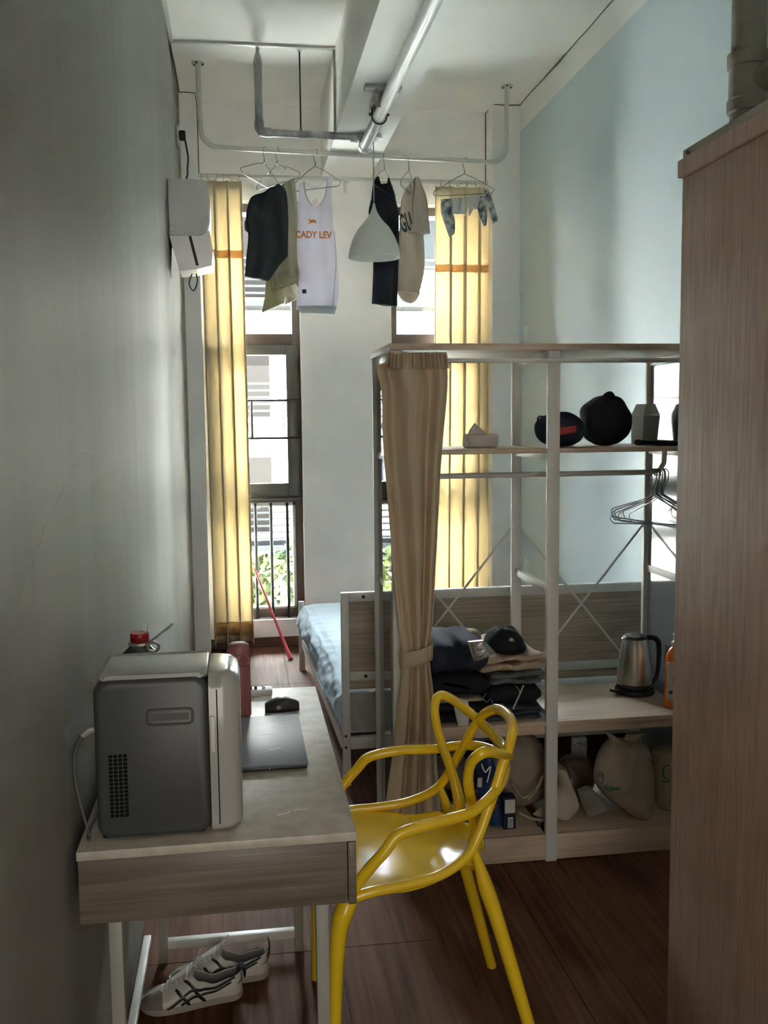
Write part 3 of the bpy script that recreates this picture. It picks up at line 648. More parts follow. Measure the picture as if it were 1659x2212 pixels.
# ================================================================== WALL FITTINGS
hd = thing('hand_dryer', 'white automatic hand dryer box mounted on the left wall', 'hand dryer', (XL, 5.0, 2.5))
b = MB(); y0, y1 = 4.88, 5.12
prof = [(XL + 0.001, 2.675), (-0.14, 2.672), (-0.124, 2.655), (-0.118, 2.55), (-0.120, 2.47), (-0.135, 2.425), (-0.175, 2.405), (XL + 0.001, 2.40)]
b.prism(prof, y0, y1); bb = b.build('body', 'white_pl', hd, ang=50); md = bb.modifiers.new('bevel', 'BEVEL'); md.width = 0.006; md.segments = 2
b = MB(); b.prism([(XL + 0.002, 2.404), (-0.17, 2.404), (-0.125, 2.43), (-0.110, 2.33), (-0.118, 2.262), (-0.19, 2.245), (-0.275, 2.235)], y0 + 0.004, y1 - 0.004); b.build('nozzle', 'chrome', hd, ang=50)
b = MB(); b.prism([(-0.226, 2.402), (-0.212, 2.402), (-0.180, 2.262), (-0.194, 2.26)], y0 + 0.002, y0 + 0.004); b.build('air_slot', 'black', hd, smooth=False)
b = MB(); b.tube([V((-0.300 + 0.016 * cos(a), y0 - 0.0008, 2.437 + 0.016 * sin(a))) for a in [2 * pi * j / 20 for j in range(20)]], 0.0012, 5, closed=True); b.build('side_cap', 'steel', hd)
b = MB(); b.tube([V((-0.138 + 0.005 * cos(a), y0 - 0.0008, 2.49 + 0.010 * sin(a))) for a in [2 * pi * j / 14 for j in range(14)]], 0.001, 5, closed=True); b.build('side_cap', 'steel', hd)
ps = thing('power_socket', 'white wall socket with black plug high on the left wall', 'socket', (XL, 5.86, 3.15))
MB().box(XL + 0.0005, XL + 0.012, 5.80, 5.90, 3.09, 3.20, 0.003).build('plate', 'white_pl', ps)
pc = thing('power_cable', 'black cable from the high wall socket to the hand dryer', 'cable', (XL + 0.02, 5.85, 3.15))
MB().box(XL + 0.013, XL + 0.05, 5.81, 5.86, 3.12, 3.17, 0.008).build('plug', 'rubber', pc)
MB().tube([(XL + 0.045, 5.83, 3.13), (XL + 0.062, 5.80, 3.02), (XL + 0.066, 5.6, 2.9), (XL + 0.08, 5.3, 2.80), (XL + 0.085, 5.06, 2.72), (XL + 0.085, 5.0, 2.676)], 0.005, 8, smooth=30).build('cord', 'rubber', pc)
o = MB().tube([(XL + 0.10, 5.02, 2.24), (XL + 0.085, 5.0, 2.19), (XL + 0.105, 5.0, 2.155), (XL + 0.125, 5.02, 2.20), (XL + 0.12, 5.03, 2.243)], 0.003, 6, smooth=18).build('cable_loop', 'rubber')
tag(o, 'short black cable loop hanging under the hand dryer', 'cable')
def switch(nm, yc, zc, w, h, lb, cat):
    t = thing(nm, lb, cat, (XR, yc, zc)); MB().box(XR - 0.010, XR - 0.0005, yc - w / 2, yc + w / 2, zc - h / 2, zc + h / 2, 0.002).build('plate', 'white_pl', t)
    MB().box(XR - 0.013, XR - 0.010, yc - w * 0.28, yc + w * 0.28, zc - h * 0.28, zc + h * 0.28, 0.001).build('rocker', 'white_pl', t)
switch('light_switch', 6.01, 2.02, 0.085, 0.13, 'white switch plate high on the blue wall near the window', 'switch')
switch('power_socket', 5.99, 0.53, 0.10, 0.10, 'white socket low on the blue wall seen through the rack', 'socket')

dp = thing('drain_pipe', 'thick old grey drain pipe with a side branch above the wardrobe', 'pipe', (1.646, 3.0, 0))
MB().cyl((1.646, 3.0, 0.001), (1.646, 3.0, 3.498), 0.055, 28).build('pipe', 'pipe_old', dp)
MB().lathe([(0.055, 2.47), (0.064, 2.475), (0.065, 2.51), (0.060, 2.515), (0.060, 2.61), (0.066, 2.615), (0.067, 2.655), (0.056, 2.66)], (1.646, 3.0, 0), 28).build('tee_fitting', 'pipe_old', dp)
MB().tube([(1.66, 2.98, 2.56), (1.70, 2.90, 2.585), (1.73, 2.84, 2.60)], 0.042, 18).build('branch', 'pipe_old', dp)
MB().tube([(1.695, 2.905, 2.583), (1.709, 2.88, 2.589)], 0.048, 18).build('branch_collar', 'pipe_old', dp)

# ================================================================== WARDROBE
wr = thing('wardrobe', 'tall pinkish brown wood grain wardrobe at the right edge', 'wardrobe', (1.2, 1.5, 0))
MB().box(0.952, 1.50, 0.85, 2.0, 0, 2.008, 0.002).build('side_panel', 'wardrobe', wr)
MB().box(0.943, 1.505, 0.845, 2.006, 2.009, 2.045, 0.0015).build('top_trim', 'wardrobe', wr)
MB().box(0.952, 1.50, 0.85, 2.0, 2.046, 2.066, 0.001).build('top_board', 'wardrobe_top', wr)
MB().lathe([(0.004, -0.003), (0.004, 0.003)], (0.942, 1.955, 2.05), 8, 0).build('screw', 'dark_steel', wr)

# ================================================================== DESK
DX0, DX1, DY0, DY1, DZ = -0.303, 0.193, 1.68, 2.66, 0.75
dk = thing('desk', 'narrow grey oak desk with white metal legs against the left wall', 'desk', (-0.05, 2.17, 0))
MB().box(DX0, DX1, DY0, DY1, DZ - 0.017, DZ, 0.0015).build('tabletop', 'desk_top', dk)
MB().box(DX0 + 0.002, DX1 - 0.018, DY0 + 0.002, DY0 + 0.018, DZ - 0.135, DZ - 0.0175, 0.001).build('end_panel', 'desk', dk)
MB().box(DX0 + 0.002, DX1 - 0.018, DY1 - 0.018, DY1 - 0.002, DZ - 0.135, DZ - 0.0175, 0.001).build('end_panel', 'desk', dk)
MB().box(DX0 + 0.002, DX0 + 0.016, DY0 + 0.019, DY1 - 0.019, DZ - 0.135, DZ - 0.0175, 0.001).build('back_panel', 'desk', dk)
for k in range(2):
    y0 = DY0 + 0.004 + k * 0.487
    MB().box(DX1 - 0.0165, DX1 - 0.001, y0, y0 + 0.483, DZ - 0.140, DZ - 0.020, 0.002).build('drawer_front', 'desk', dk)
MB().box(DX0 + 0.016, DX1 - 0.018, DY0 + 0.019, DY1 - 0.019, DZ - 0.132, DZ - 0.127).build('drawer_floor', 'desk', dk)
for yy in (1.715, 2.60):
    for xx in (DX0 + 0.045, DX1 - 0.075):
        MB().box(xx, xx + 0.024, yy, yy + 0.024, 0.0, DZ - 0.135, 0.002).build('leg', 'grey_metal', dk)
    MB().box(DX0 + 0.069, DX1 - 0.075, yy, yy + 0.024, 0.04, 0.064, 0.002).build('foot_rail', 'white_metal', dk)
MB().box(DX0 + 0.004, DX0 + 0.024, 1.72, 2.62, 0.058, 0.078, 0.002).build('long_rail', 'white_metal', dk)

# cooler box
cb = thing('mini_cooler', 'grey portable mini cooler with pale door standing on the desk', 'cooler', (-0.15, 1.85, DZ))
def rbox(b, x0, x1, y0, y1, z0, z1, r, bev=0.006, seg=8):
    """box rounded in the x,z plane (corner radius r), extruded along y"""
    poly = []
    for cx, cz, a0 in ((x1 - r, z1 - r, 0), (x0 + r, z1 - r, 90), (x0 + r, z0 + r, 180), (x1 - r, z0 + r, 270)):
        for k in range(seg + 1): a = rad(a0 + 90 * k / seg); poly.append((cx + r * cos(a), cz + r * sin(a)))
    rings = []
    for y, s in ((y0, bev), (y0 + bev * 0.3, bev * 0.3), (y0 + bev, 0), (y1 - bev, 0), (y1 - bev * 0.3, bev * 0.3), (y1, bev)):
        cx, cz = (x0 + x1) / 2, (z0 + z1) / 2
        rings.append([V((cx + (px - cx) * (1 - s / ((x1 - x0) / 2)), y, cz + (pz - cz) * (1 - s / ((z1 - z0) / 2)))) for px, pz in poly])
    b.ring_loft(rings)
ca = rad(3)
b = MB(); rbox(b, -0.270, -0.068, 1.715, 1.895, DZ + 0.003, 1.045, 0.026, 0.010)
body = b.build('shell', 'cooler', cb, ang=50)
# door: rounded in plan at both outer vertical edges
b = MB(); rings = []
def doorring(z, s):
    x0, x1, y0, y1, r = -0.068, -0.012 - s, 1.713 + s, 1.897 - s, 0.034 - s * 0.5
    pts = [V((x0, y0, z)), V((x1 - r, y0, z))]
    for k in range(9): a = rad(-90 + 90 * k / 8); pts.append(V((x1 - r + r * cos(a), y0 + r + r * sin(a), z)))
    for k in range(9): a = rad(90 * k / 8); pts.append(V((x1 - r + r * cos(a), y1 - r + r * sin(a), z)))
    pts += [V((x1 - r, y1, z)), V((x0, y1, z))]; return pts
for z, s in ((DZ + 0.004, 0.014), (DZ + 0.008, 0.006), (DZ + 0.018, 0.0), (1.018, 0.0), (1.036, 0.004), (1.045, 0.014), (1.048, 0.024)): rings.append(doorring(z, s))
b.ring_loft(rings); dr = b.build('door', 'cooler_door', cb, ang=50)
MB().box(-0.0545, -0.0525, 1.7122, 1.7135, DZ + 0.02, 1.02).build('door_seam', 'cooler_slot', dr, smooth=False)
MB().box(-0.066, -0.058, 1.710, 1.7128, 0.905, 0.972, 0.001).build('door_grip', 'white_metal', dr)
b = MB(); rbox(b, -0.262, -0.069, 1.722, 1.89, 1.039, 1.0495, 0.005, 0.012); b.build('top_panel', 'cooler_top', cb, ang=50)
b = MB(); b.tube([V((-0.137 + sx_ * 0.032 + 0.008 * cos(a), 1.7144, 0.974 + sz_ * 0.006 + 0.008 * sin(a))) for sx_, sz_, a0 in ((1, 1, 0), (-1, 1, 90), (-1, -1, 180), (1, -1, 270)) for a in [rad(a0 + k * 18) for k in range(6)]], 0.0022, 6, closed=True)
b.build('side_handle', 'cooler', cb); 
MB().box(-0.170, -0.104, 1.7140, 1.7152, 0.968, 0.980).build('handle_recess', 'cooler', cb, smooth=False)
for c in range(4):
    for k in range(16):
        x = -0.246 + c * 0.0085; z = 0.905 - k * 0.0073
        MB().box(x, x + 0.0062, 1.7132, 1.7152, z, z + 0.0048).build('vent_slot', 'cooler_slot', cb, smooth=False)
for x in (-0.255, -0.09):
    for y in (1.74, 1.87): MB().lathe([(0.010, DZ), (0.010, DZ + 0.004)], (x, y, 0), 10).build('foot', 'black', cb)
pw = MB().tube([(-0.297, 1.755, 0.935), (-0.311, 1.753, 0.90), (-0.309, 1.75, 0.84), (-0.290, 1.735, 0.765), (-0.286, 1.72, 0.7535), (-0.292, 1.76, 0.7535), (-0.288, 1.90, 0.7535)], 0.0024, 8, smooth=36).build('power_cord', 'cord_grey', cb)
MB().tube([(-0.269, 1.76, 0.945), (-0.283, 1.757, 0.945), (-0.297, 1.755, 0.935)], [0.008, 0.008, 0.006], 10).build('plug', 'steel', pw)

# bottle behind the cooler
bt = thing('water_bottle', 'clear plastic bottle with a red cap behind the cooler', 'bottle', (-0.225, 2.12, DZ))
bx, by = -0.226, 2.10; zc = at(300, 1378, by).z
MB().lathe([(0.0, DZ + 0.002), (0.062, DZ + 0.002), (0.066, DZ + 0.02), (0.066, zc - 0.085), (0.060, zc - 0.06), (0.035, zc - 0.03), (0.018, zc - 0.014), (0.016, zc)], (bx, by, 0), 28).build('body', 'bottle', bt)
MB().lathe([(0.0195, zc - 0.008), (0.0205, zc - 0.004), (0.0205, zc + 0.009), (0.019, zc + 0.012), (0.0, zc + 0.012)], (bx, by, 0), 24).build('cap', 'red', bt)
MB().lathe([(0.020, zc - 0.014), (0.026, zc - 0.013), (0.022, zc - 0.0085)], (bx, by, 0), 24).build('neck_ring', 'chrome', bt)
hk = thing('bottle_opener', 'silver metal opener lying against the red-capped bottle', 'opener', (bx + 0.03, by, zc))
MB().tube([(bx + 0.012, by - 0.024, zc - 0.012), (bx + 0.038, by - 0.012, zc + 0.004), (bx + 0.058, by + 0.004, zc + 0.016), (bx + 0.070, by + 0.012, zc + 0.026)], [0.003, 0.006, 0.007, 0.004], 8, 0.35, smooth=12).build('handle', 'chrome', hk)
MB().tube([V((bx + 0.030 + 0.012 * cos(a), by - 0.022, zc - 0.016 + 0.010 * sin(a))) for a in [2 * pi * j / 16 for j in range(16)]], 0.0035, 6, closed=True).build('ring', 'chrome', hk)
MB().tube([(bx + 0.012, by, zc + 0.0145), (bx + 0.017, by, zc + 0.034)], [0.003, 0.0003], 6).build('tip', 'film', hk)

tm = thing('thermos', 'dusty pink thermos bottle with a flip lid behind the cooler', 'thermos', (-0.018, 2.42, DZ))
MB().lathe([(0.0, DZ), (0.026, DZ), (0.029, DZ + 0.004), (0.029, DZ + 0.125), (0.0285, DZ + 0.135)], (-0.018, 2.42, 0), 28).build('body', 'pink', tm)
MB().lathe([(0.0285, DZ + 0.136), (0.030, DZ + 0.14), (0.030, DZ + 0.162), (0.0295, DZ + 0.1635)], (-0.018, 2.42, 0), 28).build('collar', 'pink', tm)
MB().lathe([(0.030, DZ + 0.1645), (0.0305, DZ + 0.168), (0.026, DZ + 0.186), (0.020, DZ + 0.190), (0.0, DZ + 0.191)], (-0.018, 2.42, 0), 28).build('lid', 'pink', tm)
nn = V((0.45, -0.89, 0)); q = V((-0.018, 2.42, DZ + 0.152)) + nn * 0.030
b = MB(); b.tube([q, q + nn * 0.004], 0.009, 14); b.build('lid_button', 'pink_d', tm)
b = MB(); sdv = V((0.89, 0.45, 0)); b.tube([q + nn * 0.004 + sdv * (0.011 * cos(a)) + V((0, 0, 0.013 * sin(a))) for a in [2 * pi * j / 16 for j in range(16)]], 0.0022, 6, closed=True); b.build('lock_ring', 'pink', tm)

rm = thing('remote_control', 'white remote control with dark buttons near the desk end', 'remote', (0.04, 2.6, DZ))
MB().box(-0.06, 0.070, 2.582, 2.622, DZ + 0.0005, DZ + 0.019, 0.004).build('body', 'remote', rm)
for i in range(5):
    for j in range(3):
        MB().box(-0.035 + i * 0.014, -0.027 + i * 0.014, 2.588 + j * 0.011, 2.595 + j * 0.011, DZ + 0.019, DZ + 0.0206, 0.0008).build('button', 'cooler_slot', rm)
b = MB(); b.tube([V((0.040 + 0.009 * cos(a), 2.602 + 0.011 * sin(a), DZ + 0.0195)) for a in [rad(-80 + 16 * k) for k in range(11)]], 0.0012, 5); b.build('button_ring', 'cooler_slot', rm)

ms = thing('computer_mouse', 'dark grey angular computer mouse on the desk', 'mouse', (0.09, 2.44, DZ))
def msec(s):
    x = 0.046 + 0.088 * s; w = 0.020 + 0.014 * sin(pi * min(1, s * 1.15) ** 0.8); h = 0.012 + 0.026 * sin(pi * (0.12 + 0.74 * s)) ** 1.0
    if s > 0.93: w *= 0.8
    return [V((x, 2.44 + cos(a) * w * (1 if sin(a) > -0.1 else 0.72), DZ + 0.0015 + max(0.0, (sin(a) * 0.62 + 0.38)) * h if sin(a) > -0.6 else DZ + 0.0015)) for a in [2 * pi * k / 16 for k in range(16)]]
MB().ring_loft([msec(i / 12) for i in range(13)]).build('body', 'mouse', ms, ang=28)
MB().lathe([(0.007, -0.003), (0.007, 0.003)], (0.062, 2.44, DZ + 0.024), 12, 1).build('scroll_wheel', 'black', ms)

lt = thing('laptop', 'closed blue-grey laptop on the desk beside the cooler', 'laptop', (0.02, 2.18, DZ))
MB().box(-0.085, 0.126, 2.014, 2.355, DZ + 0.002, DZ + 0.0095, 0.002).build('base', 'black', lt)
MB().box(-0.085, 0.128, 2.01, 2.358, DZ + 0.0105, DZ + 0.0165, 0.0015).build('lid', 'laptop', lt)
MB().lathe([(0.0012, -0.001), (0.0012, 0.001)], (0.045, 2.013, DZ + 0.006), 8, 1).build('port_light', 'film', lt)
rs = random.Random(5)
for (cx, cy, z, nn_, lb) in ((0.03, 2.20, DZ + 0.0175, 3, 'thin curl of clear film on the laptop lid'), (0.07, 2.255, DZ + 0.0175, 2, 'short curl of clear film at the far end of the laptop lid'), (0.055, 2.10, DZ + 0.0175, 2, 'tiny film curl near the front of the laptop lid'),
                            (0.062, 1.775, DZ + 0.001, 2, 'bent white scrap on the near end of the desk'), (0.094, 1.79, DZ + 0.001, 2, 'small white scrap right of the bent scrap on the desk'), (0.160, 2.19, DZ + 0.001, 3, 'small clear scrap on the desk right of the laptop'), (0.172, 2.155, DZ + 0.001, 1, 'tiny clear scrap nearest the desk edge')):
    b = MB(); p0 = V((cx, cy, z + 0.001))
    for j in range(nn_):
        a0 = rs.uniform(-0.5, 0.7); pts = [p0 + V((j * 0.013 - 0.01 + k * 0.005 * cos(a0), j * 0.004 + k * 0.005 * sin(a0) + rs.uniform(-0.0012, 0.0012), rs.uniform(0, 0.001))) for k in range(4)]
        b.tube(pts, 0.0011, 5, 0.5)
    tag(b.build('film_scrap', 'film'), lb, 'scrap', 'plastic scraps on desk and laptop')

# ================================================================== CHAIR (faces the desk, -x)
YC = 2.205
ch = thing('armchair', 'yellow moulded plastic armchair with looping open back', 'chair', (0.4, YC, 0))
def CP(u, v, z): return V((u, YC + v, z))
U = [(0.215, 0.235, 0.49), (0.245, 0.245, 0.535), (0.284, 0.247, 0.578), (0.319, 0.241, 0.612), (0.403, 0.231, 0.628), (0.483, 0.208, 0.634), (0.548, 0.162, 0.656), (0.593, 0.091, 0.672), (0.612, 0.0, 0.679)]
A = [(0.215, 0.225, 0.468), (0.262, 0.222, 0.478), (0.327, 0.217, 0.483), (0.412, 0.208, 0.495), (0.478, 0.192, 0.526), (0.509, 0.176, 0.566), (0.531, 0.165, 0.613), (0.555, 0.151, 0.663), (0.575, 0.138, 0.711), (0.597, 0.117, 0.750), (0.618, 0.07, 0.776), (0.625, 0.0, 0.783)]
S7 = [(0.498, 0.128, 0.468), (0.523, 0.088, 0.512), (0.521, 0.086, 0.556), (0.511, 0.108, 0.606), (0.496, 0.140, 0.658), (0.486, 0.172, 0.704), (0.486, 0.203, 0.746), (0.500, 0.222, 0.770), (0.520, 0.215, 0.772), (0.550, 0.185, 0.757), (0.589, 0.125, 0.728), (0.617, 0.05, 0.700), (0.621, 0.0, 0.695)]
for nm, c, r in (('arm_loop', U, [0.013] * 4 + [0.0125] * 5), ('back_arch', A, [0.012, 0.012, 0.0115, 0.0115, 0.0115, 0.012, 0.012, 0.012, 0.012, 0.0125, 0.013, 0.013]), ('back_wing_loop', S7, [0.014, 0.0165, 0.0145, 0.0125, 0.012, 0.012, 0.012, 0.0125, 0.0125, 0.012, 0.012, 0.012, 0.012])):
    full = [CP(*p) for p in c] + [CP(p[0], -p[1], p[2]) for p in reversed(c[:-1])]
    rr = r + list(reversed(r[:-1]))
    MB().tube(full, rr, 14, 1.0, smooth=120).build(nm, 'yellow', ch, ang=80)
b = MB()
def seat(uu, vv):
    v = (vv * 2 - 1); av = abs(v)
    u0 = 0.175 + 0.02 * av ** 3; u1 = 0.56 - 0.085 * av ** 2.6
    u = u0 + (u1 - u0) * uu
    hw = 0.212 + 0.010 * (1 - uu) - 0.065 * max(0, uu - 0.45) ** 1.5 * 3.0
    z = 0.437 + 0.032 * av ** 2.2 + 0.075 * max(0, uu - 0.72) ** 1.4 * 4.0 * (1 - 0.45 * av) + 0.012 * (1 - uu) ** 2 - 0.012 * max(0, 0.12 - uu) * 8
    return CP(u, v * hw, z)
b.grid(seat, 34, 34); b.build('seat', 'yellow', ch, solid=0.010, ang=80)
for s, nm in ((1, 'leg'), (-1, 'leg')):
    MB().tube([CP(0.225, s * 0.215, 0.470), CP(0.200, s * 0.222, 0.445), CP(0.182, s * 0.230, 0.38), CP(0.172, s * 0.242, 0.22), CP(0.165, s * 0.258, 0.0)], [0.016, 0.026, 0.022, 0.018, 0.015], 14, 0.85, smooth=30, up=(1, 0, 0)).build('leg', 'yellow', ch, ang=80)
    MB().tube([CP(0.494, s * 0.184, 0.546), CP(0.508, s * 0.181, 0.50), CP(0.524, s * 0.183, 0.445), CP(0.545, s * 0.190, 0.38), CP(0.595, s * 0.212, 0.20), CP(0.648, s * 0.235, 0.0)], [0.009, 0.014, 0.021, 0.020, 0.018, 0.0155], 14, 0.85, smooth=30, up=(1, 0, 0)).build('leg', 'yellow', ch, ang=80)

# ================================================================== SHOES
def shoe(label, ox, oy, rot, tabup, lace_loop):
    t = thing('sneaker', label, 'shoe', (ox, oy, 0), 'pair of striped sneakers under the desk', local=True, rotz=rot)
    # local: toe at +s (x), heel at 0
    def hw(s): return 0.034 + 0.0135 * sin(pi * min(1, max(0, (s - 0.02) / 0.30))) ** 1.2 if s < 0.24 else 0.0
    Ls = 0.262
    def half(s):
        q = s / Ls
        w = 0.030 + 0.017 * (1 / (1 + math.exp(-(q - 0.45) * 9)))
        w *= sqrt(max(0.0, 1 - max(0, (q - 0.72) / 0.285) ** 2.4)) if q > 0.72 else 1
        w *= sqrt(max(0.0, 1 - max(0, (0.12 - q) / 0.125) ** 2)) if q < 0.12 else 1
        return max(w, 0.003)
    def top(s):
        q = s / Ls; pts_ = [(0, 0.070), (0.12, 0.062), (0.28, 0.053), (0.42, 0.066), (0.50, 0.083), (0.62, 0.066), (0.78, 0.048), (0.9, 0.040), (0.97, 0.030), (1.0, 0.018)]
        for (a, x), (b_, y) in zip(pts_, pts_[1:]):
            if a <= q <= b_: f = (q - a) / (b_ - a); f = f * f * (3 - 2 * f); return x + (y - x) * f
        return 0.02
    def surf(s, a):      # a in [0,1] from welt up the outside
        w = half(s); h = top(s); q = s / Ls
        inset = 0.30 if q < 0.45 else 0.30 + 0.5 * min(1, (q - 0.45) / 0.2)
        y = w * (1 + 0.03 * sin(pi * a)) * (1 - inset * a ** 2.2)
        return y, 0.014 + (h - 0.014) * (1 - (1 - a) ** 1.25)
    rings = []; N = 10
    for i in range(40):
        s = 0.001 + (Ls - 0.002) * i / 39; q = s / Ls; ring = []
        half_pts = [surf(s, k / N) for k in range(N + 1)]
        y_t, z_t = half_pts[-1]
        if q < 0.47: inner = [(y_t * 0.86, z_t - 0.003), (y_t * 0.80, z_t - 0.02), (y_t * 0.78, max(0.018, z_t - 0.04)), (y_t * 0.5, 0.018), (0.0, 0.018)]
        else: inner = [(y_t * 0.85, z_t + 0.001), (y_t * 0.65, z_t + 0.002), (y_t * 0.45, z_t + 0.003), (y_t * 0.2, z_t + 0.0035), (0, z_t + 0.004)]
        side = half_pts + inner
        ring = [V((s, -y, z)) for y, z in side] + [V((s, y, z)) for y, z in reversed(side[:-1])]
        rings.append(ring)
    MB().ring_loft(rings).build('upper', 'leather', t, ang=45)
    b = MB(); lr = []
    for i in range(14):
        s = 0.010 + (Ls * 0.468 - 0.010) * i / 13; y_t, z_t = surf(s, 1.0)
        ln = [(y_t * 0.84, z_t - 0.001), (y_t * 0.785, z_t - 0.02), (y_t * 0.765, max(0.020, z_t - 0.04)), (y_t * 0.5, 0.0195), (0.0, 0.0195)]
        lr.append([V((s, -y, z)) for y, z in ln] + [V((s, y, z)) for y, z in reversed(ln[:-1])])
    b.grid(lambda a_, c_: lr[round(a_ * 13)][round(c_ * 8)], 13, 8); b.build('lining', 'lining', t)
    rings = [[V((s, half(s) * 1.05 * cos_, z)) for cos_, z in ((-1, 0.002), (-1.02, 0.010), (-1.0, 0.018), (1.0, 0.018), (1.02, 0.010), (1, 0.002))] for s in [-0.002 + (Ls + 0.004) * i / 30 for i in range(31)]]
    for k, r_ in enumerate(rings):
        lift = 0.008 * max(0, (k / 30 - 0.8) / 0.2) ** 2
        for p_ in r_: p_.z += lift
    MB().ring_loft(rings).build('sole', 'rubber_sole', t, ang=45)
    rings = []
    for i in range(12):
        s = Ls * (0.78 + 0.222 * i / 11)
        s = min(s, Ls - 0.0008); pr_ = [surf(s, k / 8) for k in range(9)]
        rings.append([V((s + 0.0012 * (i / 11), -y * 1.02 - 0.0006, z + 0.0008)) for y, z in pr_] + [V((s + 0.001, y * 1.02 + 0.0006, z + 0.0012)) for y, z in reversed(pr_)])
    MB().ring_loft(rings, True, True).build('toe_cap', 'suede', t, ang=45)
    MB().ring_loft([[V((0.03 + 0.08 * f, -w_ * 0.75, 0.0185)), V((0.03 + 0.08 * f, w_ * 0.75, 0.0185)), V((0.03 + 0.08 * f, w_ * 0.7, 0.021)), V((0.03 + 0.08 * f, -w_ * 0.7, 0.021))] for f, w_ in ((-0.25, 0.015), (0, 0.024), (0.5, 0.026), (1.1, 0.026))]).build('insole', 'lining', t)
    MB().pillow([V((0.118, -0.020, 0.098)), V((0.135, -0.020, 0.088)), V((0.19, -0.014, 0.060))], [V((0.118, 0.020, 0.098)), V((0.135, 0.020, 0.088)), V((0.19, 0.014, 0.060))], 0.006, 10, 8, nrm=(0.5, 0, 0.86)).build('tongue', 'leather', t)
    MB().pillow([V((0.002, -0.022, 0.066)), V((0.005, -0.026, 0.050)), V((0.03, -0.029, 0.040))], [V((0.004, 0.022, 0.066)), V((0.005, 0.026, 0.05)), V((0.03, 0.029, 0.040))], 0.004, 8, 8, nrm=(1, 0, 0)).build('heel_lining', 'lining', t)
    for k in range(6):
        s = 0.135 + k * 0.0125; z = top(s) + 0.0045; y = surf(s, 1)[0] * 0.98 + 0.004
        MB().tube([(s, -y, z - 0.006), (s + 0.004, -y * 0.5, z + 0.001), (s + 0.008, y * 0.5, z), (s + 0.010, y, z - 0.007)], 0.0030, 6, 0.6, smooth=8).build('lace', 'lace', t)
    b = MB()
    for q in ((0.012, 0.02), (-0.012, 0.012)):
        b.tube([(0.128, 0, 0.094), (0.120, q[0] * 0.6, 0.106 + q[1] * 0.3), (0.108, q[0] * 1.2, 0.110 + lace_loop * 0.5), (0.104, q[0] * 1.6, 0.112 + lace_loop), (0.112, q[0] * 1.0, 0.106 + lace_loop * 0.5), (0.126, q[0] * 0.3, 0.096)], 0.0021, 6, smooth=20)
    b.build('lace_bow', 'lace', t)
    for sd in (-1, 1):
        def sp_(s, a, o=0.0016):
            y, z = surf(s, a); return V((s, sd * (y + o), z + 0.0006))
        def stripe(p0, p1, w, nm='stripe'):
            b = MB(); pts_ = [sp_(p0[0] + (p1[0] - p0[0]) * f, p0[1] + (p1[1] - p0[1]) * f) for f in [k / 10 for k in range(11)]]
            b.tube(pts_, [w * 0.75] + [w] * 9 + [w * 0.6], 6, 0.22, up=(0, sd, 0)); b.build(nm, 'black', t)
        stripe((0.150, 0.95), (0.098, 0.05), 0.0042); stripe((0.172, 0.75), (0.138, 0.02), 0.0042)
        stripe((0.196, 0.02), (0.150, 0.42), 0.0040); stripe((0.150, 0.42), (0.020, 0.92), 0.0036)
        stripe((0.160, 0.12), (0.110, 0.35), 0.0040); stripe((0.110, 0.35), (0.030, 0.72), 0.0032)
    if tabup: MB().tube([(0.001, 0, 0.050), (-0.004, 0, 0.072), (-0.003, 0, 0.094), (0.001, 0, 0.108)], [0.012, 0.012, 0.010, 0.003], 8, 0.22, up=(1, 0, 0), smooth=12).build('heel_tab', 'black', t)
    else:
        MB().tube([(0.012, 0, 0.068), (0.003, 0, 0.078), (-0.007, 0, 0.070), (-0.006, 0, 0.050)], [0.015, 0.016, 0.015, 0.013], 8, 0.25, up=(0, 0.0, 1) if False else None, smooth=12).build('heel_tab', 'navy', t)
    return t
shoe('near white sneaker with black side stripes, laces looped up', -0.030, 2.425, rad(186), False, 0.018)
shoe('far white sneaker with its black heel tab standing up', 0.040, 2.505, rad(183), True, 0.002)

# ================================================================== MOP
mp_ = thing('mop_handle', 'coral red mop handle leaning against the left window', 'mop', (0.281, 5.966, 0))
a_, c_ = V((0.281, 5.966, 0.003)), V((0.072, 6.30, 0.53)); d_ = (c_ - a_)
MB().tube([a_, a_ + d_ * 0.02, a_ + d_ * 0.12, a_ + d_ * 0.30], [0.016, 0.015, 0.010, 0.0095], 12).build('grip', 'mop', mp_)
MB().tube([a_ + d_ * 0.29, a_ + d_ * 0.62], 0.0085, 12).build('pole', 'mop', mp_)
MB().tube([a_ + d_ * 0.61, a_ + d_ * 1.0], 0.007, 12).build('pole', 'mop', mp_)

# ================================================================== BED
bd = thing('bed', 'white metal bed with oak headboard panel beside the blue wall', 'bed', (1.1, 4.7, 0))
BX0, BX1, BY = 0.385, 1.80, 3.80
for x in (BX0, BX1 - 0.032): MB().box(x, x + 0.032, BY, BY + 0.03, 0, 0.806, 0.003).build('head_post', 'white_metal', bd)
MB().box(BX0 + 0.032, BX1 - 0.032, BY, BY + 0.03, 0.768, 0.806, 0.003).build('head_rail', 'white_metal', bd)
MB().box(BX0 + 0.032, BX1 - 0.032, BY, BY + 0.03, 0.442, 0.478, 0.003).build('head_rail', 'white_metal', bd)
MB().box(BX0 + 0.032, BX1 - 0.032, BY, BY + 0.03, 0.155, 0.205, 0.003).build('head_rail', 'white_metal', bd)
MB().box(BX0 + 0.033, BX1 - 0.033, BY + 0.008, BY + 0.020, 0.479, 0.767).build('headboard_panel', 'bedwood', bd)
MB().box(BX0 + 0.033, BX1 - 0.033, BY + 0.008, BY + 0.020, 0.405, 0.441).build('lower_panel', 'bedwood', bd)
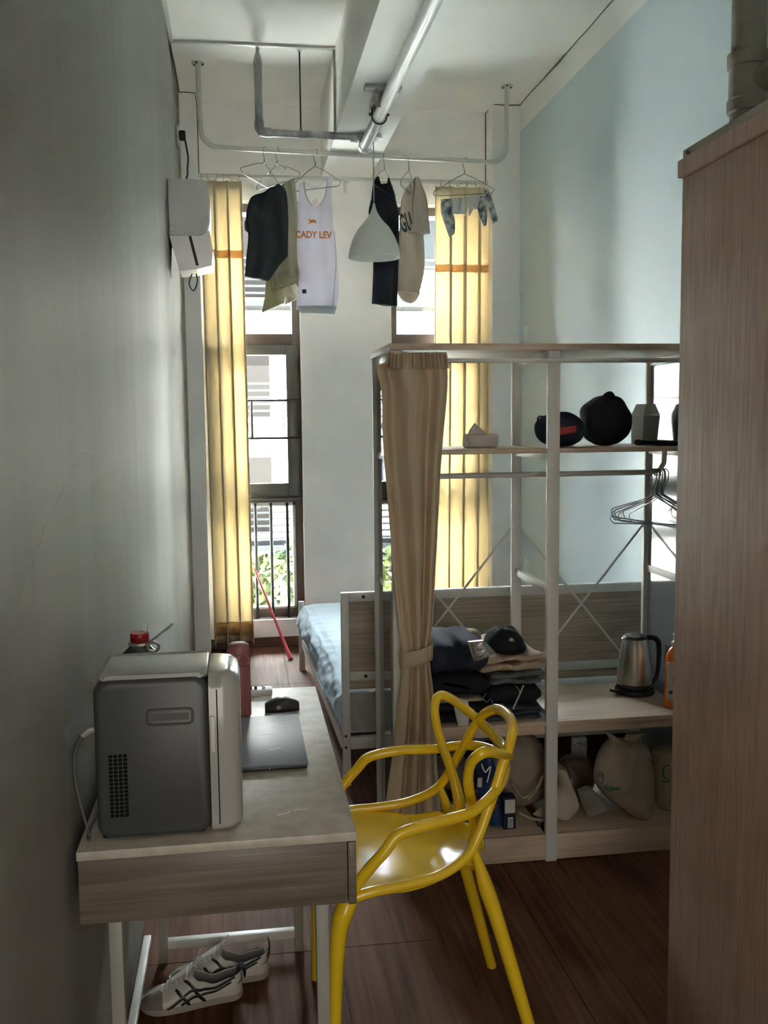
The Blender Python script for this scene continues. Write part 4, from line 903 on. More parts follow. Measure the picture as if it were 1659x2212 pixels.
for x, z in ((0.476, 0.788), (0.482, 0.46), (1.10, 0.788), (1.70, 0.788)): MB().lathe([(0.0075, -0.003), (0.0075, 0.001)], (x, BY, z), 12, 1).build('bolt_cap', 'black', bd)
for z in (0.158, 0.205): MB().lathe([(0.006, -0.003), (0.006, 0.001)], (BX0 + 0.012, BY, z + 0.008), 12, 1).build('bolt', 'dark_steel', bd)
for x in (0.337, 1.77): MB().cyl((x, 5.69, 0), (x, 5.69, 0.42), 0.018, 14).build('foot_post', 'white_metal', bd)
MB().box(0.337, 1.77, 5.68, 5.70, 0.17, 0.21, 0.002).build('foot_rail', 'white_metal', bd)
for x0_, x1_ in ((0.392, 0.345), (1.77, 1.77)):
    MB().ring_loft([[V((x - 0.012, y, 0.155)), V((x + 0.012, y, 0.155)), V((x + 0.012, y, 0.205)), V((x - 0.012, y, 0.205))] for x, y in ((x0_, BY + 0.03), (x1_, 5.68))]).build('side_rail', 'white_metal', bd)
# mattress under a loose sheet
mt = thing('mattress', 'mattress under a rumpled pale blue sheet on the bed', 'mattress', (1.1, 4.7, 0.21))
def mts(sf, a):
    y = BY + 0.035 + sf * (5.655 - BY - 0.035); xl = 0.372 + (0.328 - 0.372) * sf; xr = 1.79
    prof_ = [(xl + 0.05, 0.214), (xl + 0.012, 0.222), (xl - 0.012 - 0.012 * sin(9 * sf), 0.29), (xl - 0.004, 0.36), (xl + 0.02, 0.40), (xl + 0.07, 0.418), (0.8, 0.425), (1.3, 0.425), (xr - 0.05, 0.42), (xr, 0.39), (xr, 0.30), (xr, 0.225), (xr - 0.05, 0.214)]
    k = a * (len(prof_) - 1); i = min(int(k), len(prof_) - 2); f = k - i
    x = prof_[i][0] * (1 - f) + prof_[i + 1][0] * f; z = prof_[i][1] * (1 - f) + prof_[i + 1][1] * f
    nz = mnoise.noise(V((x * 9 + z * 4, y * 5, z * 14))) + 0.5 * mnoise.noise(V((x * 22, y * 16 + z * 30, z * 20)))
    amp = 0.011 if z < 0.40 else 0.006
    if z > 0.23:
        x -= nz * amp * (1.5 if x < 0.6 else 0); z += nz * amp * (0.6 if z < 0.4 else 1)
    return V((x, y, z))
NR = 110; rings = []
for i in range(NR + 1):
    sf = i / NR; r_ = [mts(sf, a / 72) for a in range(73)]
    e = min(sf, 1 - sf) * NR
    if e < 3:
        sh = (3 - e) * 0.012; cxm = sum(p_.x for p_ in r_) / len(r_)
        for p_ in r_: p_.z = min(p_.z, 0.425 - sh * 0.9 if p_.z > 0.3 else p_.z); 
    rings.append(r_)
MB().ring_loft(rings).build('sheet', 'sheet', mt, ang=80)
q0 = BY + 0.032
MB().pillow([V((0.418, q0, 0.385)), V((0.418, q0, 0.30)), V((0.425, q0, 0.225))], [V((0.60, q0, 0.392)), V((0.60, q0, 0.30)), V((0.60, q0, 0.225))], 0.014, 16, 20, 0.006, 2.2, 0.5, crease=0.012).build('sheet_corner', 'sheet_grey', mt, ang=80)

# ================================================================== RACK
rk = thing('open_wardrobe_rack', 'white steel open clothes rack with oak boards and acrylic sides', 'rack', (1.0, 3.24, 0))
RY0, RY1 = 3.016, 3.455; PX = (0.474, 0.99, 1.508)
for x in PX:
    MB().box(x, x + 0.040, RY0, RY0 + 0.022, 0, 1.716, 0.002).build('post', 'white_metal', rk)
    MB().box(x, x + 0.036, RY1 - 0.022, RY1, 0, 1.716, 0.002).build('post', 'white_metal', rk)
    MB().box(x + 0.010, x + 0.030, RY0 + 0.022, RY1 - 0.022, 1.690, 1.716, 0.001).build('depth_bar', 'white_metal', rk)
    MB().box(x + 0.010, x + 0.030, RY0 + 0.022, RY1 - 0.022, 0.915, 0.940, 0.001).build('depth_bar', 'white_metal', rk)
    MB().box(x + 0.010, x + 0.030, RY0 + 0.022, RY1 - 0.022, 1.362, 1.384, 0.001).build('depth_bar', 'white_metal', rk)
MB().box(PX[0] - 0.003, PX[2] + 0.043, RY0 - 0.004, RY1 + 0.003, 1.717, 1.738, 0.001).build('top_board', 'rackwood', rk)
for x0, x1 in ((PX[0] + 0.040, PX[1]), (PX[1] + 0.040, PX[2])):
    MB().box(x0 - 0.002, x1 + 0.002, RY0 + 0.004, RY1 - 0.004, 1.385, 1.400, 0.001).build('shelf_board', 'rackwood', rk)
    MB().box(x0 - 0.002, x1 + 0.002, RY0 + 0.004, RY1 - 0.004, 0.470, 0.485, 0.001).build('shelf_board', 'rackwood', rk)
    MB().box(x0, x1, RY0 + 0.016, RY0 + 0.026, 0.440, 0.469, 0.001).build('front_rail', 'rackwood', rk)
    MB().box(x0 - 0.002, x1 + 0.002, RY0 + 0.022, RY1 - 0.004, 0.078, 0.092, 0.001).build('base_board', 'rackwood', rk)
    MB().box(x0 - 0.002, x1 + 0.002, RY0 + 0.006, RY0 + 0.021, 0.004, 0.092, 0.001).build('plinth_board', 'rackwood', rk)
for x0, x1 in ((PX[0] + 0.036, PX[1]), (PX[1] + 0.036, PX[2])):
    for za, zb_ in ((1.09, 0.50), (0.50, 1.09)): MB().cyl((x0, RY1 - 0.006, za), (x1, RY1 - 0.006, zb_), 0.0042, 8).build('cross_brace', 'white_metal', rk)
for y0, x_, zt in ((3.24, PX[2], 1.30),):
    pts = [V((PX[0] + 0.05, 3.24, 1.39)), V((PX[0] + 0.05, 3.24, 1.33)), V((PX[0] + 0.075, 3.24, 1.305)), V((PX[0] + 0.12, 3.24, 1.303)), V((1.0, 3.24, 1.303)), V((1.44, 3.24, 1.303)), V((1.475, 3.24, 1.309)), V((1.492, 3.24, 1.335)), V((1.494, 3.24, 1.39))]
    MB().tube(pts[:1] + pts[1:], 0.0095, 12).build('hanging_bar', 'white_metal', rk)
MB().cyl((PX[0] + 0.02, 3.002, 1.683), (PX[2] + 0.03, 3.002, 1.683), 0.0075, 12).build('curtain_bar', 'white_metal', rk)
b = MB(); aa = [V((0.4745, 3.045, 0)), V((0.4885, 3.43, 0)), V((0.4915, 3.43, 0)), V((0.4775, 3.045, 0))]
b.ring_loft([[p_ + V((0, 0, z)) for p_ in aa] for z in (0.10, 1.685)]); b.build('acrylic_panel', 'acrylic', rk, smooth=False)
MB().box(PX[2] + 0.015, PX[2] + 0.018, RY0 + 0.03, RY1 - 0.025, 0.10, 1.685).build('acrylic_panel', 'milky', rk, smooth=False)

# rack curtain
rc = thing('rack_curtain', 'beige curtain gathered with a tieback on the left of the rack', 'curtain', (0.6, 2.96, 1.68))
CYr = 2.965
Lx = [(838, 766), (830, 784), (812, 797), (822, 850), (825, 950), (833, 1050), (841, 1150), (849, 1250), (860, 1350), (868, 1400), (869, 1440), (862, 1500), (856, 1560), (847, 1640), (838, 1710), (830, 1775)]
Rx = [(956, 764), (962, 782), (966, 800), (966, 850), (958, 950), (952, 1050), (948, 1150), (943, 1250), (937, 1350), (929, 1400), (930, 1440), (938, 1500), (942, 1560), (946, 1640), (951, 1710), (957, 1775)]
def rcoff(u, v):
    pinch = math.exp(-((v - 0.645) / 0.10) ** 2); A_ = 0.017 * (1 - 0.45 * pinch) * (0.45 + 0.55 * min(1, v * 9))
    w_ = 2.6 * u + 0.22 * sin(4.2 * v + 5 * u)
    f = 1.25 * sin(2 * pi * w_ + 0.4) + 0.22 * sin(2 * pi * w_ * 2 + 1.0 + 2 * v)
    if v < 0.07: f += 0.8 * sin(2 * pi * 11 * u) * (1 - v / 0.07)
    bulge = 0.018 * (1 - (2 * u - 1) ** 2)
    return A_ * f + bulge + 0.003 * mnoise.noise(V((u * 14, v * 30, 1)))
b = MB(); b.sheet(P(Lx, CYr), P(Rx, CYr), 130, 96, rcoff); b.build('drape', 'rcurtain', rc, solid=0.002, ang=80)
b = MB()
b.sheet(P([(838, 764), (837, 797)], CYr - 0.001), P([(958, 762), (964, 797)], CYr - 0.001), 12, 110, lambda u, v: 0.040 + 0.008 * sin(2 * pi * 13 * u + 2 * sin(9 * u)) + 0.005 * sin(2 * pi * 5 * u) - 0.006 * v)
b.build('heading', 'rcurtain', rc, solid=0.002, ang=80)
def ring_at(pyL, pyR, xl, xr, grow):
    l_, r_ = at(xl, pyL, CYr), at(xr, pyR, CYr); c_ = (l_ + r_) / 2; hw_ = (r_ - l_).length / 2 + grow
    return [V((c_.x + cos(a) * hw_, CYr - 0.006 + sin(a) * (0.036 + grow), c_.z + (r_.z - l_.z) / 2 * cos(a))) for a in [2 * pi * k / 32 for k in range(32)]]
b = MB(); R_o = [ring_at(1407 + 34 * f, 1387 + 34 * f, 866, 931, 0.002) for f in (0, 0.33, 0.66, 1.0)]; b.ring_loft(R_o, False, False)
tb = b.build('tieback', 'rcurtain', rc, solid=0.003, ang=80)
MB().pillow(P([(864, 1402), (865, 1442)], CYr - 0.012), P([(872, 1404), (874, 1446)], CYr - 0.030), 0.012, 8, 6).build('tieback_loop', 'rcurtain', tb)
q = at(921, 1411, CYr - 0.040); b = MB()
for a1, a2 in (((-0.007, 0.012), (-0.001, 0.016)), ((-0.003, 0.018), (-0.004, 0.006)), ((0.003, 0.018), (0.003, 0.007)), ((-0.008, 0.011), (0.007, 0.012)), ((-0.003, 0.007), (-0.008, -0.012)), ((-0.003, 0.0), (-0.003, -0.014)), ((0.002, 0.005), (0.003, -0.014)), ((0.007, 0.002), (0.001, -0.004)), ((0.003, -0.014), (0.008, -0.011))):
    b.tube([q + V((a1[0], 0, a1[1])), q + V((a2[0], 0, a2[1]))], 0.0011, 5)
b.build('embroidered_mark', 'bedwood', tb)

# ---- hangers on the rack bar
base = hanger_bm(0.2, 0.068, False); h0 = base.build('wire_hanger', 'wire')
labs = ['leftmost empty wire hanger on the rack bar', 'empty wire hanger second from the left on the rack bar', 'empty wire hanger third from the left on the rack bar', 'middle empty wire hanger in the cluster on the rack bar', 'empty wire hanger just right of the middle of the rack cluster', 'empty wire hanger second from the right on the rack bar', 'rightmost empty wire hanger on the rack bar']
for i in range(7):
    o = h0 if i == 0 else h0.copy()
    if i: COL.objects.link(o)
    o.location = (1.452 + i * 0.0072, 3.24, 1.303 + 0.0095 - 0.0146)
    o.rotation_euler = (0, rad(3.5 * sin(1.7 * i)), rad(112 + 11 * sin(2.3 * i)))
    tag(o, labs[i], 'hanger', 'empty wire hangers on the rack bar')

# ---- things on the middle shelf
Z1 = 1.4005
tp = thing('tissue_pack', 'half-open white tissue pack on the rack middle shelf', 'tissues', (0.80, 3.22, Z1))
b = MB(); b.box(0.765, 0.872, 3.19, 3.28, Z1, Z1 + 0.045, 0.008, seg=3)
for v_ in b.b.verts: v_.co += V((mnoise.noise(v_.co * 30) * 0.005, 0, mnoise.noise(v_.co * 25 + V((3, 1, 2))) * 0.006 if v_.co.z > Z1 + 0.02 else 0))
b.build('wrapper', 'paper', tp)
MB().pillow([V((0.795, 3.22, Z1 + 0.083)), V((0.778, 3.22, Z1 + 0.062)), V((0.768, 3.22, Z1 + 0.040))], [V((0.797, 3.22, Z1 + 0.083)), V((0.822, 3.22, Z1 + 0.060)), V((0.838, 3.22, Z1 + 0.040))], 0.02, 10, 8, crease=0.008).build('tissue', 'paper', tp)
db = thing('duffel_bag', 'small navy duffel bag with a red stripe on the middle shelf', 'bag', (1.09, 3.22, Z1))
def blob(b, cx, cy, z0, rx, ry, h, seed, n=22, m=26, sq=2.4, amp=0.012, lean=0.0, topc=1.0):
    rings = []
    for i in range(n + 1):
        f = i / n; ph_ = -pi / 2 + pi * f; rr = abs(cos(ph_)) ** (2 / sq); zz = (sin(ph_) * (1 if sin(ph_) > 0 else 1)) 
        zc_ = z0 + h / 2 + (abs(zz) ** (2 / sq)) * (1 if zz > 0 else -1) * h / 2; k_ = 1.0 if f < 0.5 else 1 - (1 - topc) * (f - 0.5) * 2
        ring = []
        for j in range(m):
            a = 2 * pi * j / m; p_ = V((cx + cos(a) * rx * max(rr, 0.02) * k_ + lean * f * h, cy + sin(a) * ry * max(rr, 0.02) * k_, zc_))
            d_ = mnoise.noise(V((p_.x * 16 + seed, p_.y * 16, p_.z * 16))) * amp * (1 if f > 0.08 else f / 0.08)
            p_ += V((cos(a) * d_, sin(a) * d_, d_ * 0.5 if 0.1 < f else 0)); p_.z = max(p_.z, z0); ring.append(p_)
        rings.append(ring)
    b.ring_loft(rings); return b
blob(MB(), 1.093, 3.20, Z1, 0.082, 0.085, 0.118, 2.0, amp=0.010).build('body', 'navy', db)
MB().sheet([at(1186, 926, 3.125), at(1186, 943, 3.125)], [at(1254, 918, 3.135), at(1250, 932, 3.135)], 4, 16, lambda u, v: 0.018 * (1 - (2 * u - 1) ** 2) + 0.004).build('red_stripe', 'red_str', db, solid=0.003)
MB().tube([(1.022, 3.20, Z1 + 0.075), (1.012, 3.20, Z1 + 0.095), (1.020, 3.20, Z1 + 0.105), (1.034, 3.20, Z1 + 0.102)], 0.006, 8, 0.4, smooth=12).build('handle', 'navy', db)
kb = thing('drawstring_bag', 'round black bag standing beside the striped duffel bag', 'bag', (1.25, 3.22, Z1))
blob(MB(), 1.262, 3.215, Z1, 0.088, 0.090, 0.178, 7.0, amp=0.014, sq=2.2, topc=0.9).build('body', 'blk', kb)
b = MB(); b.tube([V((1.225 + 0.05 * f, 3.17 - 0.02 * sin(pi * f), Z1 + 0.150 + 0.028 * sin(pi * f))) for f in [k / 10 for k in range(11)]], 0.010, 8); b.build('gathered_rim', 'navy', kb)
cn = thing('paper_box', 'tapered grey carton with a paler lid behind the black bag', 'box', (1.46, 3.34, Z1))
def taper(b, cx, cy, z0, z1, w0, w1, d0, d1, sh=0.0, rot=0.0):
    rings = []
    for z, w_, d_, s_ in ((z0, w0, d0, 0), (z1, w1, d1, sh)):
        ring = [V((cx + s_ + (a * w_) * cos(rot) - (c * d_) * sin(rot), cy + (a * w_) * sin(rot) + (c * d_) * cos(rot), z)) for a, c in ((-1, -1), (1, -1), (1, 1), (-1, 1))]
        rings.append(ring)
    b.ring_loft(rings); return b
taper(MB(), 1.447, 3.31, Z1, Z1 + 0.105, 0.032, 0.036, 0.032, 0.036, 0.004, rad(14)).build('cup', 'carton', cn, smooth=False)
taper(MB(), 1.451, 3.31, Z1 + 0.1055, Z1 + 0.145, 0.036, 0.020, 0.036, 0.028, 0.0, rad(14)).build('lid', 'carton_l', cn, smooth=False)
nb = thing('flat_pouch', 'flat black pouch lying at the right of the middle shelf', 'pouch', (1.44, 3.12, Z1))
MB().pillow([V((1.345, 3.16, Z1 + 0.012)), V((1.42, 3.19, Z1 + 0.011)), V((1.50, 3.19, Z1 + 0.009))], [V((1.345, 3.10, Z1 + 0.012)), V((1.42, 3.07, Z1 + 0.010)), V((1.50, 3.06, Z1 + 0.008))], 0.016, 16, 14, nrm=(0, 0, 1), crease=0.004, lo=Z1).build('body', 'blk', nb)
MB().tube([(1.36, 3.10, Z1 + 0.020), (1.42, 3.08, Z1 + 0.018), (1.49, 3.065, Z1 + 0.016)], 0.0012, 5).build('zip', 'steel', nb)

# ---- kettle and detergent on the lower board
Z2 = 0.4855; kx, ky = 1.420, 3.30
kt = thing('electric_kettle', 'stainless steel electric kettle with black handle and base', 'kettle', (kx, ky, Z2))
MB().lathe([(0.0, Z2), (0.070, Z2), (0.073, Z2 + 0.006), (0.070, Z2 + 0.018), (0.058, Z2 + 0.020), (0, Z2 + 0.020)], (kx, ky, 0), 32).build('power_base', 'black', kt)
MB().tube([(kx - 0.055, ky - 0.01, Z2 + 0.010), (kx - 0.088, ky - 0.02, Z2 + 0.014), (kx - 0.100, ky - 0.025, Z2 + 0.018)], [0.012, 0.010, 0.009], 8, 0.6).build('base_lip', 'black', kt)
MB().lathe([(0.060, Z2 + 0.021), (0.064, Z2 + 0.024), (0.064, Z2 + 0.036), (0.062, Z2 + 0.038)], (kx, ky, 0), 32).build('lower_ring', 'black', kt)
MB().lathe([(0.0625, Z2 + 0.0385), (0.0635, Z2 + 0.045), (0.063, Z2 + 0.08), (0.058, Z2 + 0.13), (0.050, Z2 + 0.175), (0.045, Z2 + 0.198), (0.042, Z2 + 0.203)], (kx, ky, 0), 40).build('body', 'brushed', kt)
MB().lathe([(0.043, Z2 + 0.2035), (0.045, Z2 + 0.208), (0.040, Z2 + 0.215), (0.020, Z2 + 0.219), (0.012, Z2 + 0.222), (0, Z2 + 0.222)], (kx, ky, 0), 32).build('lid', 'black', kt)
MB().tube([(kx - 0.035, ky, Z2 + 0.198), (kx - 0.050, ky, Z2 + 0.206)], [0.014, 0.007], 10, 0.6).build('spout', 'brushed', kt)
hp = [(kx + 0.035, ky - 0.01, Z2 + 0.208), (kx + 0.065, ky - 0.012, Z2 + 0.205), (kx + 0.084, ky - 0.014, Z2 + 0.185), (kx + 0.086, ky - 0.014, Z2 + 0.12), (kx + 0.080, ky - 0.012, Z2 + 0.06), (kx + 0.062, ky - 0.01, Z2 + 0.035)]
MB().tube(hp, [0.013, 0.013, 0.013, 0.011, 0.010, 0.010], 12, 0.8, smooth=28).build('handle', 'black', kt)
dtx, dty = 1.487, 3.105
dt = thing('detergent_bottle', 'orange detergent bottle with a white label next to the kettle', 'bottle', (dtx, dty, Z2))
def ov(z, rx, ry): return [V((dtx + cos(a) * rx, dty + sin(a) * ry, z)) for a in [2 * pi * k / 28 for k in range(28)]]
MB().ring_loft([ov(Z2, 0.034, 0.024), ov(Z2 + 0.006, 0.040, 0.028), ov(Z2 + 0.03, 0.041, 0.030), ov(Z2 + 0.09, 0.036, 0.029), ov(Z2 + 0.15, 0.036, 0.029), ov(Z2 + 0.185, 0.034, 0.028), ov(Z2 + 0.205, 0.024, 0.022), ov(Z2 + 0.215, 0.014, 0.014), ov(Z2 + 0.222, 0.013, 0.013)]).build('body', 'orange', dt)
MB().lathe([(0.014, Z2 + 0.2225), (0.015, Z2 + 0.232), (0.008, Z2 + 0.236), (0.007, Z2 + 0.252), (0.010, Z2 + 0.256), (0.009, Z2 + 0.262), (0, Z2 + 0.262)], (dtx - 0.002, dty, 0), 18).build('push_cap', 'film', dt)
b = MB(); b.grid(lambda v, u: V((dtx + cos(rad(205 + 75 * u)) * (0.0395 + 0.0015 * (1 - v)), dty + sin(rad(205 + 75 * u)) * 0.0315, Z2 + 0.03 + v * 0.135)), 10, 10); lbo = b.build('label', 'label', dt, solid=0.0006)
for (uu, vv, sz, m_) in ((0.3, 0.22, 0.007, 'blue_ink'), (0.5, 0.55, 0.005, 'green_ink'), (0.55, 0.85, 0.008, 'olive_hem')):
    p_ = V((dtx + cos(rad(205 + 75 * uu)) * 0.0415, dty + sin(rad(205 + 75 * uu)) * 0.0335, Z2 + 0.03 + vv * 0.135)); nv = V((cos(rad(205 + 75 * uu)), sin(rad(205 + 75 * uu)), 0))
    MB().tube([p_, p_ + nv * 0.0008], sz, 12).build('label_print', m_, lbo)

# ---- clothes on the lower board
def folded(b, x0, x1, yf, yb, z0, z1, seed, layers=2, amp=0.006, bulge=0.012):
    h = (z1 - z0) / layers
    for l in range(layers):
        za, zb2 = z0 + l * h, z0 + (l + 1) * h + 0.002; rings = []
        for i in range(21):
            f = i / 20; x = x0 + (x1 - x0) * f
            e = 1 - max(0, abs(2 * f - 1) - 0.82) / 0.18 * 0.55
            wob = mnoise.noise(V((x * 11 + seed, l * 3.1, seed))) * amp * 2
            ring = []
            for k in range(18):
                a = 2 * pi * k / 18; cy, sy = cos(a), sin(a)
                yy = (yf + yb) / 2 + (abs(cy) ** 0.35) * (1 if cy > 0 else -1) * (yb - yf) / 2
                zz = (za + zb2) / 2 + (abs(sy) ** 0.8) * (1 if sy > 0 else -1) * (zb2 - za) / 2 * e
                nse = mnoise.noise(V((x * 26 + seed, yy * 20, zz * 30 + l)))
                if cy < 0: yy -= bulge * (0.5 + 0.5 * sin(a)) * 0.3 + nse * amp
                ring.append(V((x + nse * amp * 0.5, yy, max(z0, zz + wob * (0.6 if l else 0.15) + nse * amp * 0.5))))
            rings.append(ring)
        b.ring_loft(rings)
    return b
def pile(name, m, label, cat, x0, x1, z0, z1, seed, layers=2, yf=3.045, yb=3.38, group='folded clothes on the rack board', **kw):
    t = thing(name, label, cat, ((x0 + x1) / 2, 3.2, z0), group)
    folded(MB(), x0, x1, yf, yb, z0, z1, seed, layers, **kw).build('folded_cloth', m, t, ang=70); return t
pile('folded_shirt', 'blk', 'black folded top with a white print at the bottom of the left pile', 'clothes', 0.585, 0.775, Z2, 0.555, 1.0, 2)
MB().pillow(P([(978, 1505), (982, 1535), (990, 1570)], 3.036), P([(1010, 1512), (1014, 1535), (1012, 1572)], 3.036), 0.012, 10, 10, crease=0.006).build('white_print', 'paper', [o for o in COL.objects if o.get('label', '').startswith('black folded top')][0])
pile('folded_shirt', 'beige', 'thin beige folded shirt edge between the two black tops', 'clothes', 0.59, 0.785, 0.557, 0.570, 2.0, 1)
pile('folded_trousers', 'blk', 'thick black folded trousers in the middle of the left pile', 'clothes', 0.60, 0.80, 0.572, 0.652, 3.0, 1, amp=0.014)
j = pile('folded_jacket', 'navy', 'navy nylon jacket bundled on top of the left pile', 'clothes', 0.60, 0.795, 0.650, 0.752, 4.0, 1, amp=0.030, bulge=0.05)
MB().pillow(P([(958, 1476), (985, 1479)], 3.032), P([(960, 1478), (1018, 1490)], 3.032), 0.006, 6, 8, nrm=(0, 0, 1)).build('pale_lining', 'paper', j)
pile('folded_jeans', 'jean', 'faded blue-grey denim folded at the bottom of the right pile', 'clothes', 0.79, 0.984, Z2, 0.535, 5.0, 3, amp=0.009)
k_ = pile('folded_trousers', 'blk', 'black trousers with a pale drawstring in the right pile', 'clothes', 0.80, 0.984, 0.537, 0.605, 6.0, 1, amp=0.012)
b = MB(); b.tube(P([(1131, 1480), (1127, 1490), (1119, 1508), (1108, 1532)], 3.026), 0.0032, 6, 0.5, smooth=14); b.tube(P([(1113, 1481), (1121, 1490), (1122, 1500)], 3.026), 0.0028, 6, 0.5, smooth=10)
b.build('drawstring', 'cord', k_)
MB().tube(P([(1050, 1498), (1044, 1508), (1052, 1516), (1060, 1510), (1066, 1522), (1078, 1530), (1088, 1526), (1084, 1520), (1072, 1524)], 3.026), 0.0022, 6, smooth=30).build('tangled_cord', 'greyc', k_)
pile('folded_shorts', 'greyc', 'grey-blue cotton shorts folded under the beige shorts', 'clothes', 0.805, 0.984, 0.607, 0.654, 7.0, 2, amp=0.022)
pile('folded_shorts', 'beige', 'beige crumpled shorts on top of the right pile', 'clothes', 0.770, 0.986, 0.652, 0.708, 8.0, 2, amp=0.024, bulge=0.03)
t = thing('folded_cloth_bundle', 'beige cloth bundle behind the foil pouch on the right pile', 'clothes', (0.77, 3.28, 0.70), 'folded clothes on the rack board')
blob(MB(), 0.775, 3.29, 0.700, 0.06, 0.05, 0.055, 9.0, amp=0.012).build('cloth', 'beige', t)
fp = thing('foil_pouch', 'shiny silver foil pouch lying on the clothes beside the cap', 'pouch', (0.78, 3.14, 0.71))
MB().pillow(P([(1009, 1386), (1016, 1408), (1024, 1429)], 3.024), P([(1044, 1383), (1058, 1396), (1071, 1411)], 3.020), 0.014, 10, 12, crease=0.006).build('film', 'foil', fp)
cp = thing('baseball_cap', 'black cap with a small pale emblem on the beige shorts', 'cap', (0.9, 3.15, 0.705))
cc = V((0.882, 3.16, 0.708))
b = MB(); rings = []
for i in range(11):
    f = i / 10; rr = cos(f * pi / 2 * 0.97) ** 0.75; rings.append([cc + V((cos(a) * 0.072 * rr, sin(a) * 0.085 * rr, 0.074 * sin(f * pi / 2) + (0.008 * mnoise.noise(V((cos(a) * 2, sin(a) * 2, f * 3))) if f > 0.3 else 0))) for a in [2 * pi * k / 24 for k in range(24)]])
b.ring_loft(rings); b.build('crown', 'blk', cp, ang=60)
b = MB(); b.grid(lambda v, u: cc + V((cos(rad(180 + 180 * u)) * (0.070 + 0.006 * v), sin(rad(180 + 180 * u)) * (0.075 + 0.042 * v * sin(pi * u)), 0.012 - 0.006 * v * sin(pi * u))), 6, 24); b.build('brim', 'blk', cp, solid=0.003)
q = cc + V((0.005, -0.078, 0.045)); b = MB()
b.prism([(q.x - 0.008, q.z), (q.x - 0.006, q.z + 0.007), (q.x, q.z + 0.010), (q.x + 0.007, q.z + 0.006), (q.x + 0.009, q.z - 0.005), (q.x + 0.005, q.z - 0.001), (q.x + 0.001, q.z + 0.001), (q.x - 0.002, q.z - 0.005), (q.x - 0.004, q.z + 0.001)], q.y - 0.002, q.y + 0.004); b.build('emblem', 'cord', cp, smooth=False)

# ---- things on the rack base
Z3 = 0.0925
def sack(label, x0, Ye, L, R, th, marks, seed):
    t = thing('cloth_sack', label, 'sack', (x0, Ye, Z3), 'unbleached cloth sacks on the rack base')
    thv_ = [0.04] + [th] * (len(L) - 2) + [0.03]
    MB().pillow(P(L, Ye), P(R, Ye), th, 36, 26, 0.004, 2.0, seed, crease=0.020, power=0.6, thv=thv_, lo=Z3).build('body', 'sack', t, ang=75)
    return t
s1 = sack('tied unbleached cloth sack with green print, the large one', 1.33, 3.15, [(1322, 1596), (1305, 1612), (1288, 1640), (1282, 1680), (1300, 1712), (1340, 1745), (1385, 1772)], [(1372, 1596), (1398, 1612), (1407, 1640), (1413, 1680), (1412, 1715), (1406, 1750), (1402, 1776)], 0.15, 0, 1.0)
b = MB(); b.pillow(P([(1305, 1578), (1318, 1598)], 3.14), P([(1330, 1590), (1350, 1604)], 3.14), 0.03, 8, 8, crease=0.012); b.pillow(P([(1352, 1586), (1345, 1604)], 3.14), P([(1396, 1580), (1370, 1606)], 3.14), 0.03, 8, 8, crease=0.012); b.build('tied_ears', 'sack', s1)
q = at(1298, 1680, 3.085); MB().tube([q + V((0.010 * cos(a), 0, 0.020 * sin(a))) for a in [2 * pi * k / 18 for k in range(18)]], 0.0016, 5, closed=True).build('green_ring_print', 'green_ink', s1)
MB().tube([q + V((0.005 * cos(a), 0, 0.006 + 0.007 * sin(a))) for a in [2 * pi * k / 12 for k in range(12)]], 0.0014, 5, closed=True).build('green_ring_print', 'green_ink', s1)
q = at(1322, 1707, 3.072); text('printed_word', 'organic', 0.020, facing(q, 0, rad(5)), 'green_ink', s1)
s2 = sack('cloth sack with bold green symbols against the wardrobe', 1.47, 3.17, [(1428, 1612), (1412, 1622), (1407, 1660), (1412, 1700), (1420, 1740), (1445, 1775)], [(1455, 1612), (1475, 1630), (1482, 1660), (1484, 1700), (1482, 1740), (1470, 1775)], 0.10, 0, 5.0)
b = MB(); q = at(1414, 1642, 3.10)
b.tube([q + V((0.010 * cos(a), -0.006, 0.013 * sin(a))) for a in [rad(100 + 26 * k) for k in range(12)]], 0.002, 5); q = at(1438, 1665, 3.10)
b.tube([q + V((0.016 * cos(a), -0.012, 0.024 * sin(a))) for a in [rad(70 + 20 * k) for k in range(10)]], 0.003, 5)
b.tube([q + V((-0.020, -0.012, -0.032)), q + V((-0.006, -0.012, -0.036)), q + V((0.006, -0.012, -0.030))], 0.003, 5)
b.build('green_print', 'green_ink', s2)
o = thing('brown_bag', 'crumpled brown plastic bag left of the large sack', 'bag', (1.2, 3.3, Z3))
blob(MB(), 1.185, 3.30, Z3, 0.075, 0.075, 0.165, 11.0, amp=0.02).build('body', 'brownbag', o)
o = thing('white_carton', 'white carton with scribbled print behind the brown bag', 'box', (1.20, 3.39, 0.2))
b = MB(); b.box(1.215, 1.27, 3.385, 3.405, Z3, 0.292, 0.001); b.build('box', 'carton_l', o)
b = MB(); q = V((1.243, 3.384, 0.27))
for k in range(5): b.tube([q + V((-0.022 + k * 0.009, 0, 0.008 * sin(k * 2.2))), q + V((-0.016 + k * 0.009, 0, -0.012 * cos(k * 1.7)))], 0.0015, 5)
b.build('scribble', 'crack', o)
o = thing('sachet', 'pale grey foil sachet lying before the brown bag', 'sachet', (1.19, 3.12, Z3))
MB().pillow(P([(1247, 1708), (1256, 1735), (1270, 1764)], 3.10), P([(1275, 1700), (1298, 1722), (1318, 1742)], 3.08), 0.035, 14, 12, crease=0.012, lo=Z3).build('pouch', 'foil2', o)
bp_ = thing('backpack', 'taupe backpack slumped behind the front rack post', 'backpack', (0.97, 3.28, Z3))
b = MB(); blob(b, 0.975, 3.29, Z3, 0.125, 0.10, 0.255, 3.0, amp=0.03, sq=2.2, topc=0.8); b.build('main_body', 'pack', bp_)
